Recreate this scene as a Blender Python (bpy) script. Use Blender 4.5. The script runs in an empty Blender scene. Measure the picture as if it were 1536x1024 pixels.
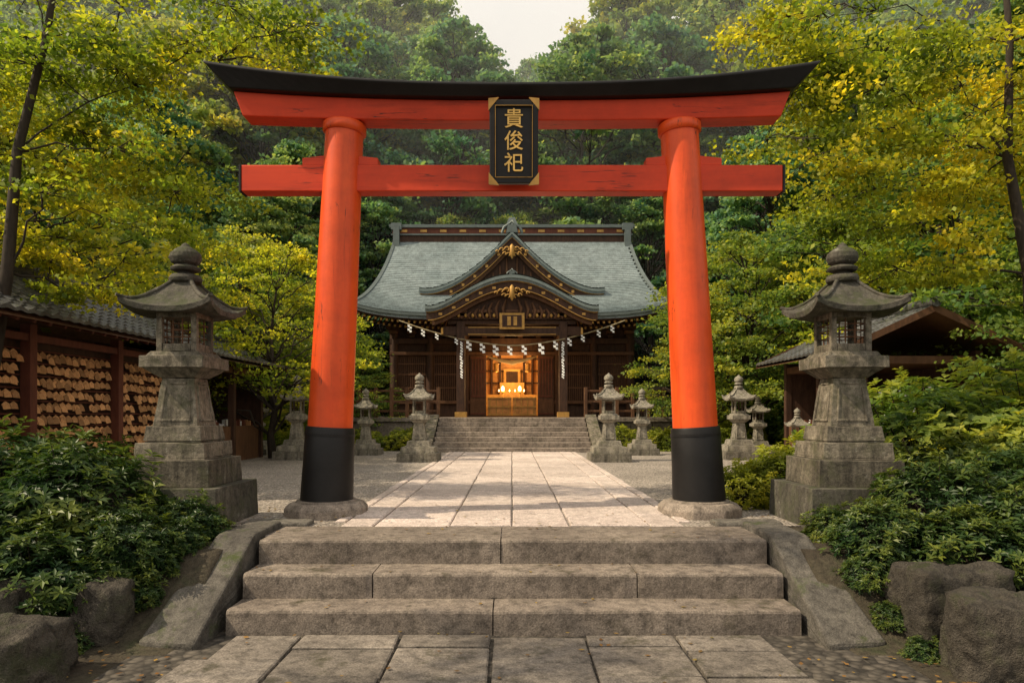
import bpy, math, random, bmesh
import numpy as np
from mathutils import Vector, Matrix, noise

random.seed(7)
scene = bpy.context.scene
F = 1050.0; CAMZ = 1.75; HOR = 620.0

# ---------------------------------------------------------------- materials
def newmat(name):
    m = bpy.data.materials.new(name); m.use_nodes = True
    nt = m.node_tree; nt.nodes.clear()
    out = nt.nodes.new('ShaderNodeOutputMaterial')
    return m, nt, out
def N(nt, t, **kw):
    n = nt.nodes.new(t)
    for k, v in kw.items():
        if k in n.inputs: n.inputs[k].default_value = v
        else: setattr(n, k, v)
    return n
def noise_n(nt, vec, scale, detail=4, rough=0.6):
    n = N(nt, 'ShaderNodeTexNoise'); n.inputs['Scale'].default_value = scale
    n.inputs['Detail'].default_value = detail; n.inputs['Roughness'].default_value = rough
    nt.links.new(vec, n.inputs['Vector']); return n.outputs['Fac']
def ramp(nt, fac, stops):
    r = N(nt, 'ShaderNodeValToRGB'); cr = r.color_ramp
    while len(cr.elements) < len(stops): cr.elements.new(0.5)
    for e, (p, c) in zip(cr.elements, stops):
        e.position = p; e.color = (c[0], c[1], c[2], 1) if hasattr(c, '__len__') else (c, c, c, 1)
    nt.links.new(fac, r.inputs['Fac']); return r.outputs['Color']
def mixc(nt, fac, a, b, mode='MIX'):
    m = N(nt, 'ShaderNodeMix', data_type='RGBA', blend_type=mode)
    fs = m.inputs[0]; A = m.inputs[6]; B = m.inputs[7]
    for sock, v in ((fs, fac), (A, a), (B, b)):
        if isinstance(v, (int, float)):
            sock.default_value = v if sock is fs else (v, v, v, 1)
        elif isinstance(v, tuple): sock.default_value = (v[0], v[1], v[2], 1)
        else: nt.links.new(v, sock)
    return m.outputs[2]
def coords(nt, scale=None):
    tc = N(nt, 'ShaderNodeTexCoord').outputs['Object']
    if scale:
        mp = N(nt, 'ShaderNodeMapping'); mp.inputs['Scale'].default_value = scale
        nt.links.new(tc, mp.inputs['Vector']); return mp.outputs['Vector']
    return tc
def vcol(nt):
    a = N(nt, 'ShaderNodeAttribute'); a.attribute_name = 'Col'; return a.outputs['Color']
def finish(nt, out, col, rough=0.8, bump=None, bstr=0.4, bdist=0.02, metal=0.0, spec=0.3, coat=0):
    p = N(nt, 'ShaderNodeBsdfPrincipled')
    if isinstance(col, tuple): p.inputs['Base Color'].default_value = (*col, 1)
    else: nt.links.new(col, p.inputs['Base Color'])
    if isinstance(rough, (int, float)): p.inputs['Roughness'].default_value = rough
    else: nt.links.new(rough, p.inputs['Roughness'])
    p.inputs['Metallic'].default_value = metal
    p.inputs['Specular IOR Level'].default_value = spec
    p.inputs['Coat Weight'].default_value = coat
    if bump is not None:
        b = N(nt, 'ShaderNodeBump'); b.inputs['Strength'].default_value = bstr; b.inputs['Distance'].default_value = bdist
        nt.links.new(bump, b.inputs['Height']); nt.links.new(b.outputs['Normal'], p.inputs['Normal'])
    nt.links.new(p.outputs[0], out.inputs['Surface'])

def stone(name, c1, c2, sc=2.0, moss=0.0, mosscol=(0.05, 0.065, 0.018), rough=0.85, bd=0.02, bs=0.6, dark=0.5, streak=0.0):
    m, nt, out = newmat(name); co = coords(nt)
    big = noise_n(nt, co, sc, 6, 0.65); fine = noise_n(nt, co, sc*45, 3, 0.7); mid = noise_n(nt, co, sc*7, 5, 0.7)
    c = ramp(nt, big, [(0.3, c1), (0.7, c2)])
    c = mixc(nt, 1.0, c, ramp(nt, mid, [(0.3, dark), (0.55, 1.0), (0.8, 1.15)]), 'MULTIPLY')
    c = mixc(nt, 1.0, c, ramp(nt, fine, [(0.35, 0.62), (0.55, 1.0), (0.7, 1.3)]), 'MULTIPLY')
    c = mixc(nt, 1.0, c, vcol(nt), 'MULTIPLY')
    if streak > 0:
        s1 = noise_n(nt, coords(nt, (9, 9, 0.9)), 1.0, 5, 0.7)
        c = mixc(nt, 1.0, c, ramp(nt, s1, [(0.40, 1-streak), (0.58, 1.0)]), 'MULTIPLY')
        s2 = noise_n(nt, co, 5.5, 6, 0.8)
        c = mixc(nt, ramp(nt, s2, [(0.60, 0.0), (0.68, 0.45)]), c, (0.42, 0.41, 0.35))
    if moss > 0:
        g = N(nt, 'ShaderNodeNewGeometry'); sp = N(nt, 'ShaderNodeSeparateXYZ'); nt.links.new(g.outputs['Normal'], sp.inputs[0])
        mr = N(nt, 'ShaderNodeMapRange'); nt.links.new(sp.outputs['Z'], mr.inputs[0])
        mr.inputs[1].default_value = -0.6; mr.inputs[2].default_value = 1.0; mr.inputs[3].default_value = 0.35; mr.inputs[4].default_value = 1.0
        mm = ramp(nt, noise_n(nt, co, sc*1.7, 7, 0.75), [(0.62-moss*0.3, 0.0), (0.75-moss*0.3, 1.0)])
        mul = N(nt, 'ShaderNodeMath', operation='MULTIPLY'); nt.links.new(mm, mul.inputs[0]); nt.links.new(mr.outputs[0], mul.inputs[1])
        c = mixc(nt, mul.outputs[0], c, mosscol)
    add = N(nt, 'ShaderNodeMath', operation='ADD'); nt.links.new(mid, add.inputs[0])
    m2 = N(nt, 'ShaderNodeMath', operation='MULTIPLY'); nt.links.new(fine, m2.inputs[0]); m2.inputs[1].default_value = 0.35
    nt.links.new(m2.outputs[0], add.inputs[1])
    finish(nt, out, c, rough, add.outputs[0], bs, bd)
    return m
def wood(name, c1, c2, scale=(6, 6, 0.8), rough=0.7, cracks=False, spec=0.3, bs=0.3, streak=None):
    m, nt, out = newmat(name); co = coords(nt, scale)
    n = noise_n(nt, co, 3, 6, 0.7)
    c = ramp(nt, n, [(0.3, c1), (0.7, c2)])
    n2 = noise_n(nt, coords(nt), 1.3, 5, 0.7)
    c = mixc(nt, 1.0, c, ramp(nt, n2, [(0.3, 0.75), (0.6, 1.05)]), 'MULTIPLY')
    c = mixc(nt, 1.0, c, vcol(nt), 'MULTIPLY')
    if streak:
        n3 = noise_n(nt, coords(nt, streak), 1.0, 6, 0.75)
        c = mixc(nt, 1.0, c, ramp(nt, n3, [(0.28, 0.62), (0.42, 1.0)]), 'MULTIPLY')
    if cracks:
        cn = noise_n(nt, coords(nt, cracks), 1.0, 4, 0.6)
        ck = ramp(nt, cn, [(0.493, 0.0), (0.498, 1.0), (0.502, 1.0), (0.507, 0.0)])
        gate = ramp(nt, noise_n(nt, coords(nt, (1.3, 1.3, 0.9)), 1.2, 2, 0.5), [(0.54, 0.0), (0.59, 1.0)])
        ck = mixc(nt, 1.0, ck, gate, 'MULTIPLY')
        c = mixc(nt, ck, c, (0.03, 0.012, 0.008))
    finish(nt, out, c, rough, n, bs, 0.008, spec=spec)
    return m
def plain(name, c, rough=0.6, metal=0.0, var=0.25, sc=5, spec=0.4, attr=True):
    m, nt, out = newmat(name); n = noise_n(nt, coords(nt), sc, 5, 0.7)
    col = mixc(nt, 1.0, c, ramp(nt, n, [(0.3, 1-var), (0.7, 1+var*0.6)]), 'MULTIPLY')
    if attr: col = mixc(nt, 1.0, col, vcol(nt), 'MULTIPLY')
    finish(nt, out, col, rough, n, 0.25, 0.01, metal, spec); return m
def leafmat(name, c1, c2, c3, trans=0.45, objvar=0.5, rough=0.5, tm=(1.5, 1.45, 0.7)):
    m, nt, out = newmat(name)
    a = vcol(nt); sp = N(nt, 'ShaderNodeSeparateColor'); nt.links.new(a, sp.inputs[0])
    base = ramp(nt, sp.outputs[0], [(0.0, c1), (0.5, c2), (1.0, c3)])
    oi = N(nt, 'ShaderNodeObjectInfo')
    tint = ramp(nt, oi.outputs['Random'], [(0.0, (1-objvar*0.45, 1-objvar*0.15, 1.0+objvar*.3)), (1.0, (1+objvar*0.35, 1+objvar*0.1, 1-objvar*0.3))])
    c = mixc(nt, 1.0, base, tint, 'MULTIPLY')
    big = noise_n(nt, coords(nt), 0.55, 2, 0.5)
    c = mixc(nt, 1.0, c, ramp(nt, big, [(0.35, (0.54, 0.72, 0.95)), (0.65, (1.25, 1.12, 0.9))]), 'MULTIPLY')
    d = N(nt, 'ShaderNodeBsdfPrincipled'); d.inputs['Roughness'].default_value = rough; d.inputs['Specular IOR Level'].default_value = 0.25
    t = N(nt, 'ShaderNodeBsdfTranslucent'); mx = N(nt, 'ShaderNodeMixShader'); mx.inputs[0].default_value = trans
    nt.links.new(c, d.inputs['Base Color'])
    tcol = mixc(nt, 1.0, c, tm, 'MULTIPLY')
    nt.links.new(tcol, t.inputs['Color'])
    nt.links.new(d.outputs[0], mx.inputs[1]); nt.links.new(t.outputs[0], mx.inputs[2]); nt.links.new(mx.outputs[0], out.inputs['Surface'])
    return m
def emis(name, c, s):
    m, nt, out = newmat(name); e = N(nt, 'ShaderNodeEmission'); e.inputs[0].default_value = (*c, 1); e.inputs[1].default_value = s
    nt.links.new(e.outputs[0], out.inputs['Surface']); return m

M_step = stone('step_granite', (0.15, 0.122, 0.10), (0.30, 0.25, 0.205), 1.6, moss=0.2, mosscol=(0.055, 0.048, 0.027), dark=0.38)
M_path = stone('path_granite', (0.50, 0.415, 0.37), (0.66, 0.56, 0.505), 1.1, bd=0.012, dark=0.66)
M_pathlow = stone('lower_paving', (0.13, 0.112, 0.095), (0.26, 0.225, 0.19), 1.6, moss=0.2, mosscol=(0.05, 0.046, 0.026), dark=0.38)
M_lantern = stone('lantern_stone', (0.145, 0.125, 0.094), (0.33, 0.285, 0.215), 2.3, moss=0.4, mosscol=(0.062, 0.064, 0.03), dark=0.34, streak=.5)
M_lantern_s = stone('pale_lantern_stone', (0.27, 0.245, 0.195), (0.46, 0.415, 0.335), 2.3, moss=0.25, mosscol=(0.1, 0.1, 0.05), dark=0.4, streak=.45)
M_rock = stone('boulder_rock', (0.045, 0.038, 0.03), (0.14, 0.12, 0.095), 2.0, moss=0.4, mosscol=(0.035, 0.042, 0.014), bd=0.06, bs=1.0, dark=0.35)
M_cheek = stone('cheek_stone', (0.08, 0.072, 0.062), (0.16, 0.145, 0.123), 2.0, moss=0.25, dark=0.42, bd=0.03)
M_roofstone = stone('lantern_cap_stone', (0.06, 0.055, 0.044), (0.145, 0.13, 0.104), 2.5, moss=0.5, mosscol=(0.048, 0.054, 0.024), dark=0.38, streak=.3)
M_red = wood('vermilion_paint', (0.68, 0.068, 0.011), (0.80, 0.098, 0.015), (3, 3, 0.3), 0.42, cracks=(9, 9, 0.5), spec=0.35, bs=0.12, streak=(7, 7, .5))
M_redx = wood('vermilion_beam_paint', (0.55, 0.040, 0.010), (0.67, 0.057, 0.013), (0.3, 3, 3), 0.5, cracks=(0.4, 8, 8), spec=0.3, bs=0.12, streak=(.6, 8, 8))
M_black = plain('black_lacquer', (0.011, 0.010, 0.010), 0.5, var=0.4, spec=.3)
M_gold = plain('gold_leaf', (0.75, 0.46, 0.12), 0.42, 0.7, 0.3)
M_goldtxt = plain('gold_lettering', (0.80, 0.50, 0.14), 0.5, 0.35, 0.15, attr=False)
M_golddull = plain('aged_gold', (0.48, 0.27, 0.07), 0.5, 0.4, 0.4)
M_wood = wood('dark_timber', (0.030, 0.014, 0.009), (0.085, 0.041, 0.023), (4, 4, 1))
M_wood2 = wood('brown_timber', (0.08, 0.036, 0.018), (0.16, 0.077, 0.037), (4, 4, 1))
M_redwood = wood('reddish_timber', (0.10, 0.030, 0.018), (0.17, 0.055, 0.03), (4, 4, 1))
M_ema = wood('ema_wood', (0.48, 0.22, 0.085), (0.68, 0.38, 0.17), (10, 10, 10))
M_copper = stone('copper_roof', (0.17, 0.215, 0.22), (0.28, 0.33, 0.335), 0.7, rough=0.5, bd=0.01, bs=0.3, dark=0.62)
M_copedge = plain('copper_edge', (0.11, 0.135, 0.13), 0.5, 0.2)
M_tile = stone('roof_tile', (0.05, 0.052, 0.055), (0.12, 0.118, 0.115), 1.5, moss=0.2, dark=0.6, rough=0.4)
M_white = plain('white_paper', (0.8, 0.8, 0.78), 0.8, var=0.05)
M_rope = plain('straw_rope', (0.30, 0.24, 0.14), 0.9)
M_bark = wood('bark', (0.02, 0.015, 0.011), (0.055, 0.042, 0.03), (6, 6, 1.5), 0.9, bs=0.8)
M_glow = emis('lamp_flame', (1.0, 0.55, 0.2), 8)
M_inner = plain('gilded_interior', (0.56, 0.27, 0.08), 0.6, 0.1, 0.5, 3)

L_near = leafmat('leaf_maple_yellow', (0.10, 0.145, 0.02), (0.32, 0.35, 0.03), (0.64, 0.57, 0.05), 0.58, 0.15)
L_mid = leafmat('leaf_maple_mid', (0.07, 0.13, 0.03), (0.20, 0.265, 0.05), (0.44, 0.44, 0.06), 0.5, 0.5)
L_far = leafmat('leaf_forest_hazed', (0.08, 0.16, 0.08), (0.21, 0.31, 0.12), (0.44, 0.47, 0.14), 0.45, 0.8)  # distance haze put into the leaf colour: paler and bluer
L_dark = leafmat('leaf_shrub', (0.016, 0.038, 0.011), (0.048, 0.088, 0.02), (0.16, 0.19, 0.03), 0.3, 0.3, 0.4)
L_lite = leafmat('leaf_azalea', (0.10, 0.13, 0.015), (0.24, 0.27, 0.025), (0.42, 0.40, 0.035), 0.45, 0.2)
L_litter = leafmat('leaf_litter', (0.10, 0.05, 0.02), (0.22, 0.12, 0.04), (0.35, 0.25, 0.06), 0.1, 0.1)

# ---------------------------------------------------------------- mesh builder
def build_mesh(name, V, groups, C, mats):
    me = bpy.data.meshes.new(name)
    V = np.asarray(V, dtype=np.float32).reshape(-1, 3)
    me.vertices.add(len(V)); me.vertices.foreach_set('co', V.ravel())
    lv = []; ls = []; mi = []; sm = []; off = 0
    for fa, m, s in groups:
        fa = np.asarray(fa, dtype=np.int32)
        n, k = fa.shape
        lv.append(fa.ravel()); ls.append(off+np.arange(n)*k); off += n*k
        mi.append(np.asarray(m, dtype=np.int32) if hasattr(m, '__len__') else np.full(n, m, dtype=np.int32))
        sm.append(np.asarray(s, dtype=bool) if hasattr(s, '__len__') else np.full(n, s, dtype=bool))
    lv = np.concatenate(lv); ls = np.concatenate(ls).astype(np.int32)
    me.loops.add(len(lv)); me.loops.foreach_set('vertex_index', lv)
    me.polygons.add(len(ls)); me.polygons.foreach_set('loop_start', ls)
    me.polygons.foreach_set('material_index', np.concatenate(mi)); me.polygons.foreach_set('use_smooth', np.concatenate(sm))
    for m in mats: me.materials.append(m)
    me.update(calc_edges=True)
    ca = me.color_attributes.new('Col', 'FLOAT_COLOR', 'POINT')
    C = np.asarray(C, dtype=np.float32).reshape(-1)
    c4 = np.ones((len(V), 4), dtype=np.float32); c4[:, :3] = C[:, None]
    ca.data.foreach_set('color', c4.ravel())
    return me
class MB:
    def __init__(s): s.v = []; s.f = []; s.m = []; s.c = []; s.s = []; s.np = []
    def add(s, vs, fs, m=0, c=1.0, smooth=False):
        b = len(s.v); s.v += [tuple(p) for p in vs]; s.c += [c]*len(vs)
        for f in fs: s.f.append([b+i for i in f]); s.m.append(m); s.s.append(smooth)
    def box(s, x0, x1, y0, y1, z0, z1, m=0, c=1.0, rz=0.0, tx=1.0, ty=1.0):
        cx, cy = (x0+x1)/2, (y0+y1)/2; hx, hy = (x1-x0)/2, (y1-y0)/2
        ca, sa = math.cos(rz), math.sin(rz); vs = []
        for z, kx, ky in ((z0, 1, 1), (z1, tx, ty)):
            for a, b in ((-1, -1), (1, -1), (1, 1), (-1, 1)):
                X = a*hx*kx; Y = b*hy*ky
                vs.append((cx+X*ca-Y*sa, cy+X*sa+Y*ca, z))
        s.add(vs, [(3, 2, 1, 0), (4, 5, 6, 7), (0, 1, 5, 4), (1, 2, 6, 5), (2, 3, 7, 6), (3, 0, 4, 7)], m, c)
    def beam(s, p, q, w, h, m=0, c=1.0):
        p = Vector(p); q = Vector(q); d = (q-p).normalized(); up = Vector((0, 0, 1))
        if abs(d.z) > 0.95: up = Vector((0, 1, 0))
        sd = d.cross(up).normalized(); u = sd.cross(d)
        vs = [e+sd*a*w/2+u*b*h/2 for e in (p, q) for a, b in ((-1, -1), (1, -1), (1, 1), (-1, 1))]
        s.add(vs, [(0, 1, 2, 3), (7, 6, 5, 4), (0, 4, 5, 1), (1, 5, 6, 2), (2, 6, 7, 3), (3, 7, 4, 0)], m, c)
    def tube(s, pts, rad, seg=7, m=0, c=1.0, cap=True):
        pts = [Vector(p) for p in pts]; vs = []; fs = []
        for i, p in enumerate(pts):
            d = (pts[min(i+1, len(pts)-1)]-pts[max(i-1, 0)])
            d = d.normalized() if d.length > 1e-6 else Vector((0, 0, 1))
            a = d.cross(Vector((1, 0.01, 0)) if abs(d.x) < 0.8 else Vector((0, 1, 0))).normalized(); b = d.cross(a)
            for k in range(seg):
                t = 2*math.pi*k/seg; vs.append(p+(a*math.cos(t)+b*math.sin(t))*rad[i])
        for i in range(len(pts)-1):
            for k in range(seg):
                fs.append((i*seg+k, i*seg+(k+1) % seg, (i+1)*seg+(k+1) % seg, (i+1)*seg+k))
        s.add(vs, fs, m, c, True)
        if cap:
            n = len(pts)-1
            s.add([vs[k] for k in range(seg)], [tuple(range(seg))], m, c); s.add([vs[n*seg+k] for k in range(seg)], [tuple(reversed(range(seg)))], m, c)
    def lathe(s, prof, cx, cy, seg=24, m=0, c=1.0):
        vs = []; fs = []
        for r, z in prof:
            for k in range(seg):
                t = 2*math.pi*k/seg; vs.append((cx+r*math.cos(t), cy+r*math.sin(t), z))
        for i in range(len(prof)-1):
            for k in range(seg): fs.append((i*seg+k, i*seg+(k+1) % seg, (i+1)*seg+(k+1) % seg, (i+1)*seg+k))
        s.add(vs, fs, m, c, True)
    def npleaves(s, V, Fa, m, C): s.np.append((V, Fa, m, C))
    def mesh(s, name, mats):
        V = [np.array([tuple(p) for p in s.v], dtype=np.float32).reshape(-1, 3)]; C = [np.array(s.c, dtype=np.float32)]
        groups = []; byk = {}
        for f, m, sm in zip(s.f, s.m, s.s): byk.setdefault(len(f), []).append((f, m, sm))
        for k, l in byk.items(): groups.append(([x[0] for x in l], [x[1] for x in l], [x[2] for x in l]))
        off = len(s.v)
        for v, fa, m, c in s.np:
            V.append(v); C.append(c); groups.append((fa+off, m, False)); off += len(v)
        return build_mesh(name, np.concatenate(V), groups, np.concatenate(C), mats)
    def obj(s, name, mats, parent=None, bevel=0, loc=None):
        o = bpy.data.objects.new(name, s.mesh(name, mats)); scene.collection.objects.link(o)
        if parent: o.parent = parent
        if loc: o.location = loc
        if bevel:
            b = o.modifiers.new('bevel', 'BEVEL'); b.width = bevel; b.segments = 2; b.limit_method = 'ANGLE'; b.angle_limit = math.radians(40)
        return o
def empty(name, loc=(0, 0, 0)):
    e = bpy.data.objects.new(name, None); scene.collection.objects.link(e); e.location = loc; return e
def inst(name, me, loc, rz=0, sc=1.0, coll=None):
    o = bpy.data.objects.new(name, me); (coll or scene.collection).objects.link(o)
    o.location = loc; o.rotation_euler = (0, 0, rz); o.scale = sc if hasattr(sc, '__len__') else (sc, sc, sc); return o
ctex = bpy.data.textures.new('weathering', 'CLOUDS'); ctex.noise_scale = .14; ctex.noise_depth = 3
def weather(o, strength, lev=3):
    s_ = o.modifiers.new('sub', 'SUBSURF'); s_.subdivision_type = 'SIMPLE'; s_.levels = s_.render_levels = lev
    d_ = o.modifiers.new('worn', 'DISPLACE'); d_.texture = ctex; d_.strength = strength; d_.mid_level = .5; d_.texture_coords = 'GLOBAL'

# ---------------------------------------------------------------- leaves
def leafquads(rng, P, L, Wd, up=0.6, col=None):
    n = len(P)
    nrm = rng.normal(size=(n, 3))*(1-up); nrm[:, 2] += up; nrm /= np.linalg.norm(nrm, axis=1)[:, None]+1e-9
    d = rng.normal(size=(n, 3)); d -= nrm*np.sum(d*nrm, axis=1)[:, None]; d /= np.linalg.norm(d, axis=1)[:, None]+1e-9
    sd = np.cross(nrm, d); k = rng.uniform(0.6, 1.25, size=(n, 1)); l = L*k; w = Wd*k
    V = np.stack([P-d*l*0.5, P+sd*w*0.5-d*l*0.05, P+d*l*0.5, P-sd*w*0.5-d*l*0.05], axis=1).reshape(-1, 3)
    Fa = np.arange(n*4).reshape(n, 4)
    c = rng.uniform(0.1, 0.9, size=n) if col is None else col
    return V.astype(np.float32), Fa, np.repeat(c, 4)
def pad(rng, mb, c, R, n, L, flat=0.22, mat=1, cshift=0.0, up=.5):
    k = 14; ang = rng.uniform(0, 6.283, k); r = R*np.sqrt(rng.uniform(0.02, 1, k))
    sub = np.stack([r*np.cos(ang), r*np.sin(ang), -0.28*r*r/R+rng.normal(size=k)*flat*R], axis=1)
    idx = rng.integers(0, k, n)
    off = rng.normal(size=(n, 3))*np.array([R*0.24, R*0.24, R*0.06])
    P = np.array(c)+sub[idx]+off
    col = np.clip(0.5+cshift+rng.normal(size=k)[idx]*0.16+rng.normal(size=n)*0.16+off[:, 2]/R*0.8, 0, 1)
    V, Fa, C = leafquads(rng, P, L, L*0.72, up, col)
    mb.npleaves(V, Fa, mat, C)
    return sub
def limb(mb, a, b, r0, r1, rng, sag=0.15, seg=6):
    a = Vector(a); b = Vector(b); d = b-a; pts = []; rad = []
    for i in range(7):
        t = i/6; p = a+d*t; p.z += math.sin(t*math.pi)*d.length*sag
        if 0 < i < 6: p += Vector(rng.normal(size=3))*d.length*0.03
        pts.append(p); rad.append(r0+(r1-r0)*t**0.7)
    mb.tube(pts, rad, seg, 0, 1.0, False); return pts
def tree_mesh(name, seed, H, R, base, tr, npads, nl, L, lm, padk=0.3, flat=.2):
    rng = np.random.default_rng(seed); mb = MB()
    top = H*0.9; pts = []; rad = []; x = y = 0
    for i in range(9):
        t = i/8; pts.append((x, y, top*t-0.3*(i == 0))); rad.append(tr*(1-0.88*t)+(tr*0.5 if i == 0 else 0)); x += rng.normal()*R*0.04; y += rng.normal()*R*0.04
    mb.tube(pts, rad, 9, 0)
    for i in range(npads):
        u = (i+0.5)/npads; z = H*(base+(1-base)*u)
        shp = math.sin(min(1.0, (1-u)*1.35+0.08)*math.pi/2)**0.8*(0.72+0.28*min(1, u*4))
        a = i*2.39996+rng.normal()*0.3; rr = R*shp*(rng.uniform(0.25, 1.0)**0.6)*rng.choice([1, 1, 1.15])
        j = min(8, int(max(0.1, (z-rr*0.55)/top)*8)); j = max(j, int(8*base*0.7)); j = min(j, 7)
        bx, by, bz = pts[j]
        c = (pts[j][0]+rr*math.cos(a), pts[j][1]+rr*math.sin(a), z-rr*0.12)
        PR = R*padk*rng.uniform(0.7, 1.25)*(1-0.3*u)
        lp = limb(mb, (bx, by, bz), c, max(0.02, rad[j]*0.42), 0.012*H/6, rng, 0.1, 5)
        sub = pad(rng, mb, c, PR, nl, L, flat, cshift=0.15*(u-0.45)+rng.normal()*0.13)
        for s2 in sub[:5]:
            mb.tube([lp[4], Vector(c)+Vector(s2)], [0.008*H/6, 0.004*H/6], 4, 0, 1.0, False)
    return mb.mesh(name, [M_bark, lm])

# ---------------------------------------------------------------- ground
GX = 0.60
def sst(a, b, t): t = min(1, max(0, (t-a)/(b-a))); return t*t*(3-2*t)
def gz(x, y):
    ax = abs(x)
    if ax < 2.5: z = GX*sst(6.25, 6.5, y)
    else: z = GX*sst(5.1, 6.2, y)
    n = noise.noise(Vector((x*0.6, y*0.6, 0)))
    side = sst(2.8, 4.2, ax)*(1-sst(7.5, 9, y))*sst(4.6, 6.0, y)
    z += side*(0.12+0.08*n)
    hill = max(0, y-35)*0.72 if y < 75 else 28.8+(y-75)*0.1
    sd = max(0, ax-13)*0.32 if ax < 60 else 15+(ax-60)*0.05
    sd *= sst(2, 16, y)
    z += max(hill, sd)+(0.6*n if max(hill, sd) > 0.5 else 0)
    return z
xs = sorted(set([round(v, 3) for v in list(np.arange(-8, 8.01, 0.2))+list(np.arange(8.5, 30, 1.5))+list(-np.arange(8.5, 30, 1.5))+[35, 42, 50, 60, 80, 120, 200, 400]+[-35, -42, -50, -60, -80, -120, -200, -400]+[2.49, 2.51, -2.49, -2.51]]))
ys = sorted(set([round(v, 3) for v in [-400, -150, -60, -30, -15, -8, -4]+list(np.arange(-2, 9, 0.2))+list(np.arange(9, 35, 1.3))+list(np.arange(35, 80, 2.5))+[100, 150, 250, 450]]))
V = [(x, y, gz(x, y)) for y in ys for x in xs]; nx = len(xs)
Fq = [(j*nx+i, j*nx+i+1, (j+1)*nx+i+1, (j+1)*nx+i) for j in range(len(ys)-1) for i in range(nx-1)]
m, nt, out = newmat('forest_soil'); co = coords(nt)
n1 = noise_n(nt, co, 1.2, 6, 0.7); n2 = noise_n(nt, co, 18, 5, 0.8)
c = ramp(nt, n1, [(0.35, (0.045, 0.034, 0.024)), (0.55, (0.065, 0.055, 0.036)), (0.7, (0.04, 0.055, 0.02))])
c = mixc(nt, 1.0, c, ramp(nt, n2, [(0.3, 0.5), (0.7, 1.5)]), 'MULTIPLY'); finish(nt, out, c, 0.95, n2, 0.8, 0.05)
M_soil = m
o = bpy.data.objects.new('ground', build_mesh('ground', V, [(Fq, 0, True)], np.ones(len(V)), [M_soil])); scene.collection.objects.link(o)

def gravelmat(name, a, b, sc):
    m, nt, out = newmat(name); co = coords(nt)
    v = N(nt, 'ShaderNodeTexVoronoi'); v.inputs['Scale'].default_value = sc; nt.links.new(co, v.inputs['Vector'])
    bw = N(nt, 'ShaderNodeRGBToBW'); nt.links.new(v.outputs['Color'], bw.inputs[0])
    c = ramp(nt, bw.outputs[0], [(0.2, a), (0.8, b)])
    c = mixc(nt, 1.0, c, ramp(nt, noise_n(nt, co, 0.6, 5, 0.7), [(0.3, 0.7), (0.7, 1.15)]), 'MULTIPLY')
    c = mixc(nt, 1.0, c, ramp(nt, v.outputs['Distance'], [(0.3, 1.0), (0.75, 0.45)]), 'MULTIPLY')
    inv = N(nt, 'ShaderNodeMath', operation='SUBTRACT'); inv.inputs[0].default_value = 1; nt.links.new(v.outputs['Distance'], inv.inputs[1])
    finish(nt, out, c, 0.9, inv.outputs[0], 0.7, 0.02); return m
M_gravel = gravelmat('gravel', (0.25, 0.215, 0.185), (0.54, 0.475, 0.41), 38)
M_cob = gravelmat('cobble', (0.05, 0.044, 0.037), (0.125, 0.108, 0.088), 16)
mb = MB()
for a, b, c0, d0 in ((-2.6, 2.6, 6.5, 9), (-12, 12, 9, 34.5)):
    mb.add([(a, c0, GX+.012), (b, c0, GX+.012), (b, d0, GX+.012), (a, d0, GX+.012)], [(0, 1, 2, 3)])
for sx in (-1, 1):
    a, b = sorted((sx*2.6, sx*4.6)); mb.add([(a, 7.1, GX+.012), (b, 7.1, GX+.012), (b, 9, GX+.012), (a, 9, GX+.012)], [(0, 1, 2, 3)])
mb.obj('gravel_court', [M_gravel])
mb = MB(); mb.add([(-2.75, -12, .004), (2.75, -12, .004), (2.75, 5.6, .004), (-2.75, 5.6, .004)], [(0, 1, 2, 3)])
mb.obj('cobbled_apron', [M_cob])

def slabs(name, mat, cols, y0, y1, rowlen, zt, th=0.05, gap=0.012, shift=True, seed=1, cvar=0.12, jag=False):
    r = random.Random(seed); mb = MB()
    for ci in range(len(cols)-1):
        y = y0-(r.random()*rowlen if shift else 0)
        while y < y1:
            l = rowlen*r.uniform(0.8, 1.25); a = max(y, y0); b = min(y+l, y1)
            if b-a > 0.08:
                x0, x1 = cols[ci]+gap/2, cols[ci+1]-gap/2
                if jag and ci == 0: x0 += r.uniform(-.12, .12)
                if jag and ci == len(cols)-2: x1 += r.uniform(-.12, .12)
                z = zt+r.uniform(-0.005, 0.005)
                ch = 0.012; a2, b2 = a+gap/2, b-gap/2
                j = lambda: r.uniform(-0.007, 0.007)
                q = [(x0+j(), a2+j()), (x1+j(), a2+j()), (x1+j(), b2+j()), (x0+j(), b2+j())]
                cx, cy = (x0+x1)/2, (a2+b2)/2
                qi = [(px+(ch if px < cx else -ch), py+(ch if py < cy else -ch)) for px, py in q]
                vs = [(p[0], p[1], zt-th) for p in q]+[(p[0], p[1], z-ch*0.7) for p in q]+[(p[0], p[1], z+r.uniform(-.002, .002)) for p in qi]
                fs = [(8, 9, 10, 11)]+[(k, (k+1) % 4, 4+(k+1) % 4, 4+k) for k in range(4)]+[(4+k, 4+(k+1) % 4, 8+(k+1) % 4, 8+k) for k in range(4)]
                mb.add(vs, fs, 0, 1+r.uniform(-cvar, cvar))
            y += l
    return mb.obj(name, [mat])
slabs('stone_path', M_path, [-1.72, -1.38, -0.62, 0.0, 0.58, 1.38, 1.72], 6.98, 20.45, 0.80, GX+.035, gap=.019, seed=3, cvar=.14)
slabs('path_kerb', M_path, [-1.86, -1.735], 7.3, 20.45, 1.3, GX+.03, seed=5); slabs('path_kerb', M_path, [1.735, 1.86], 7.3, 20.45, 1.3, GX+.03, seed=6)
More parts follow.
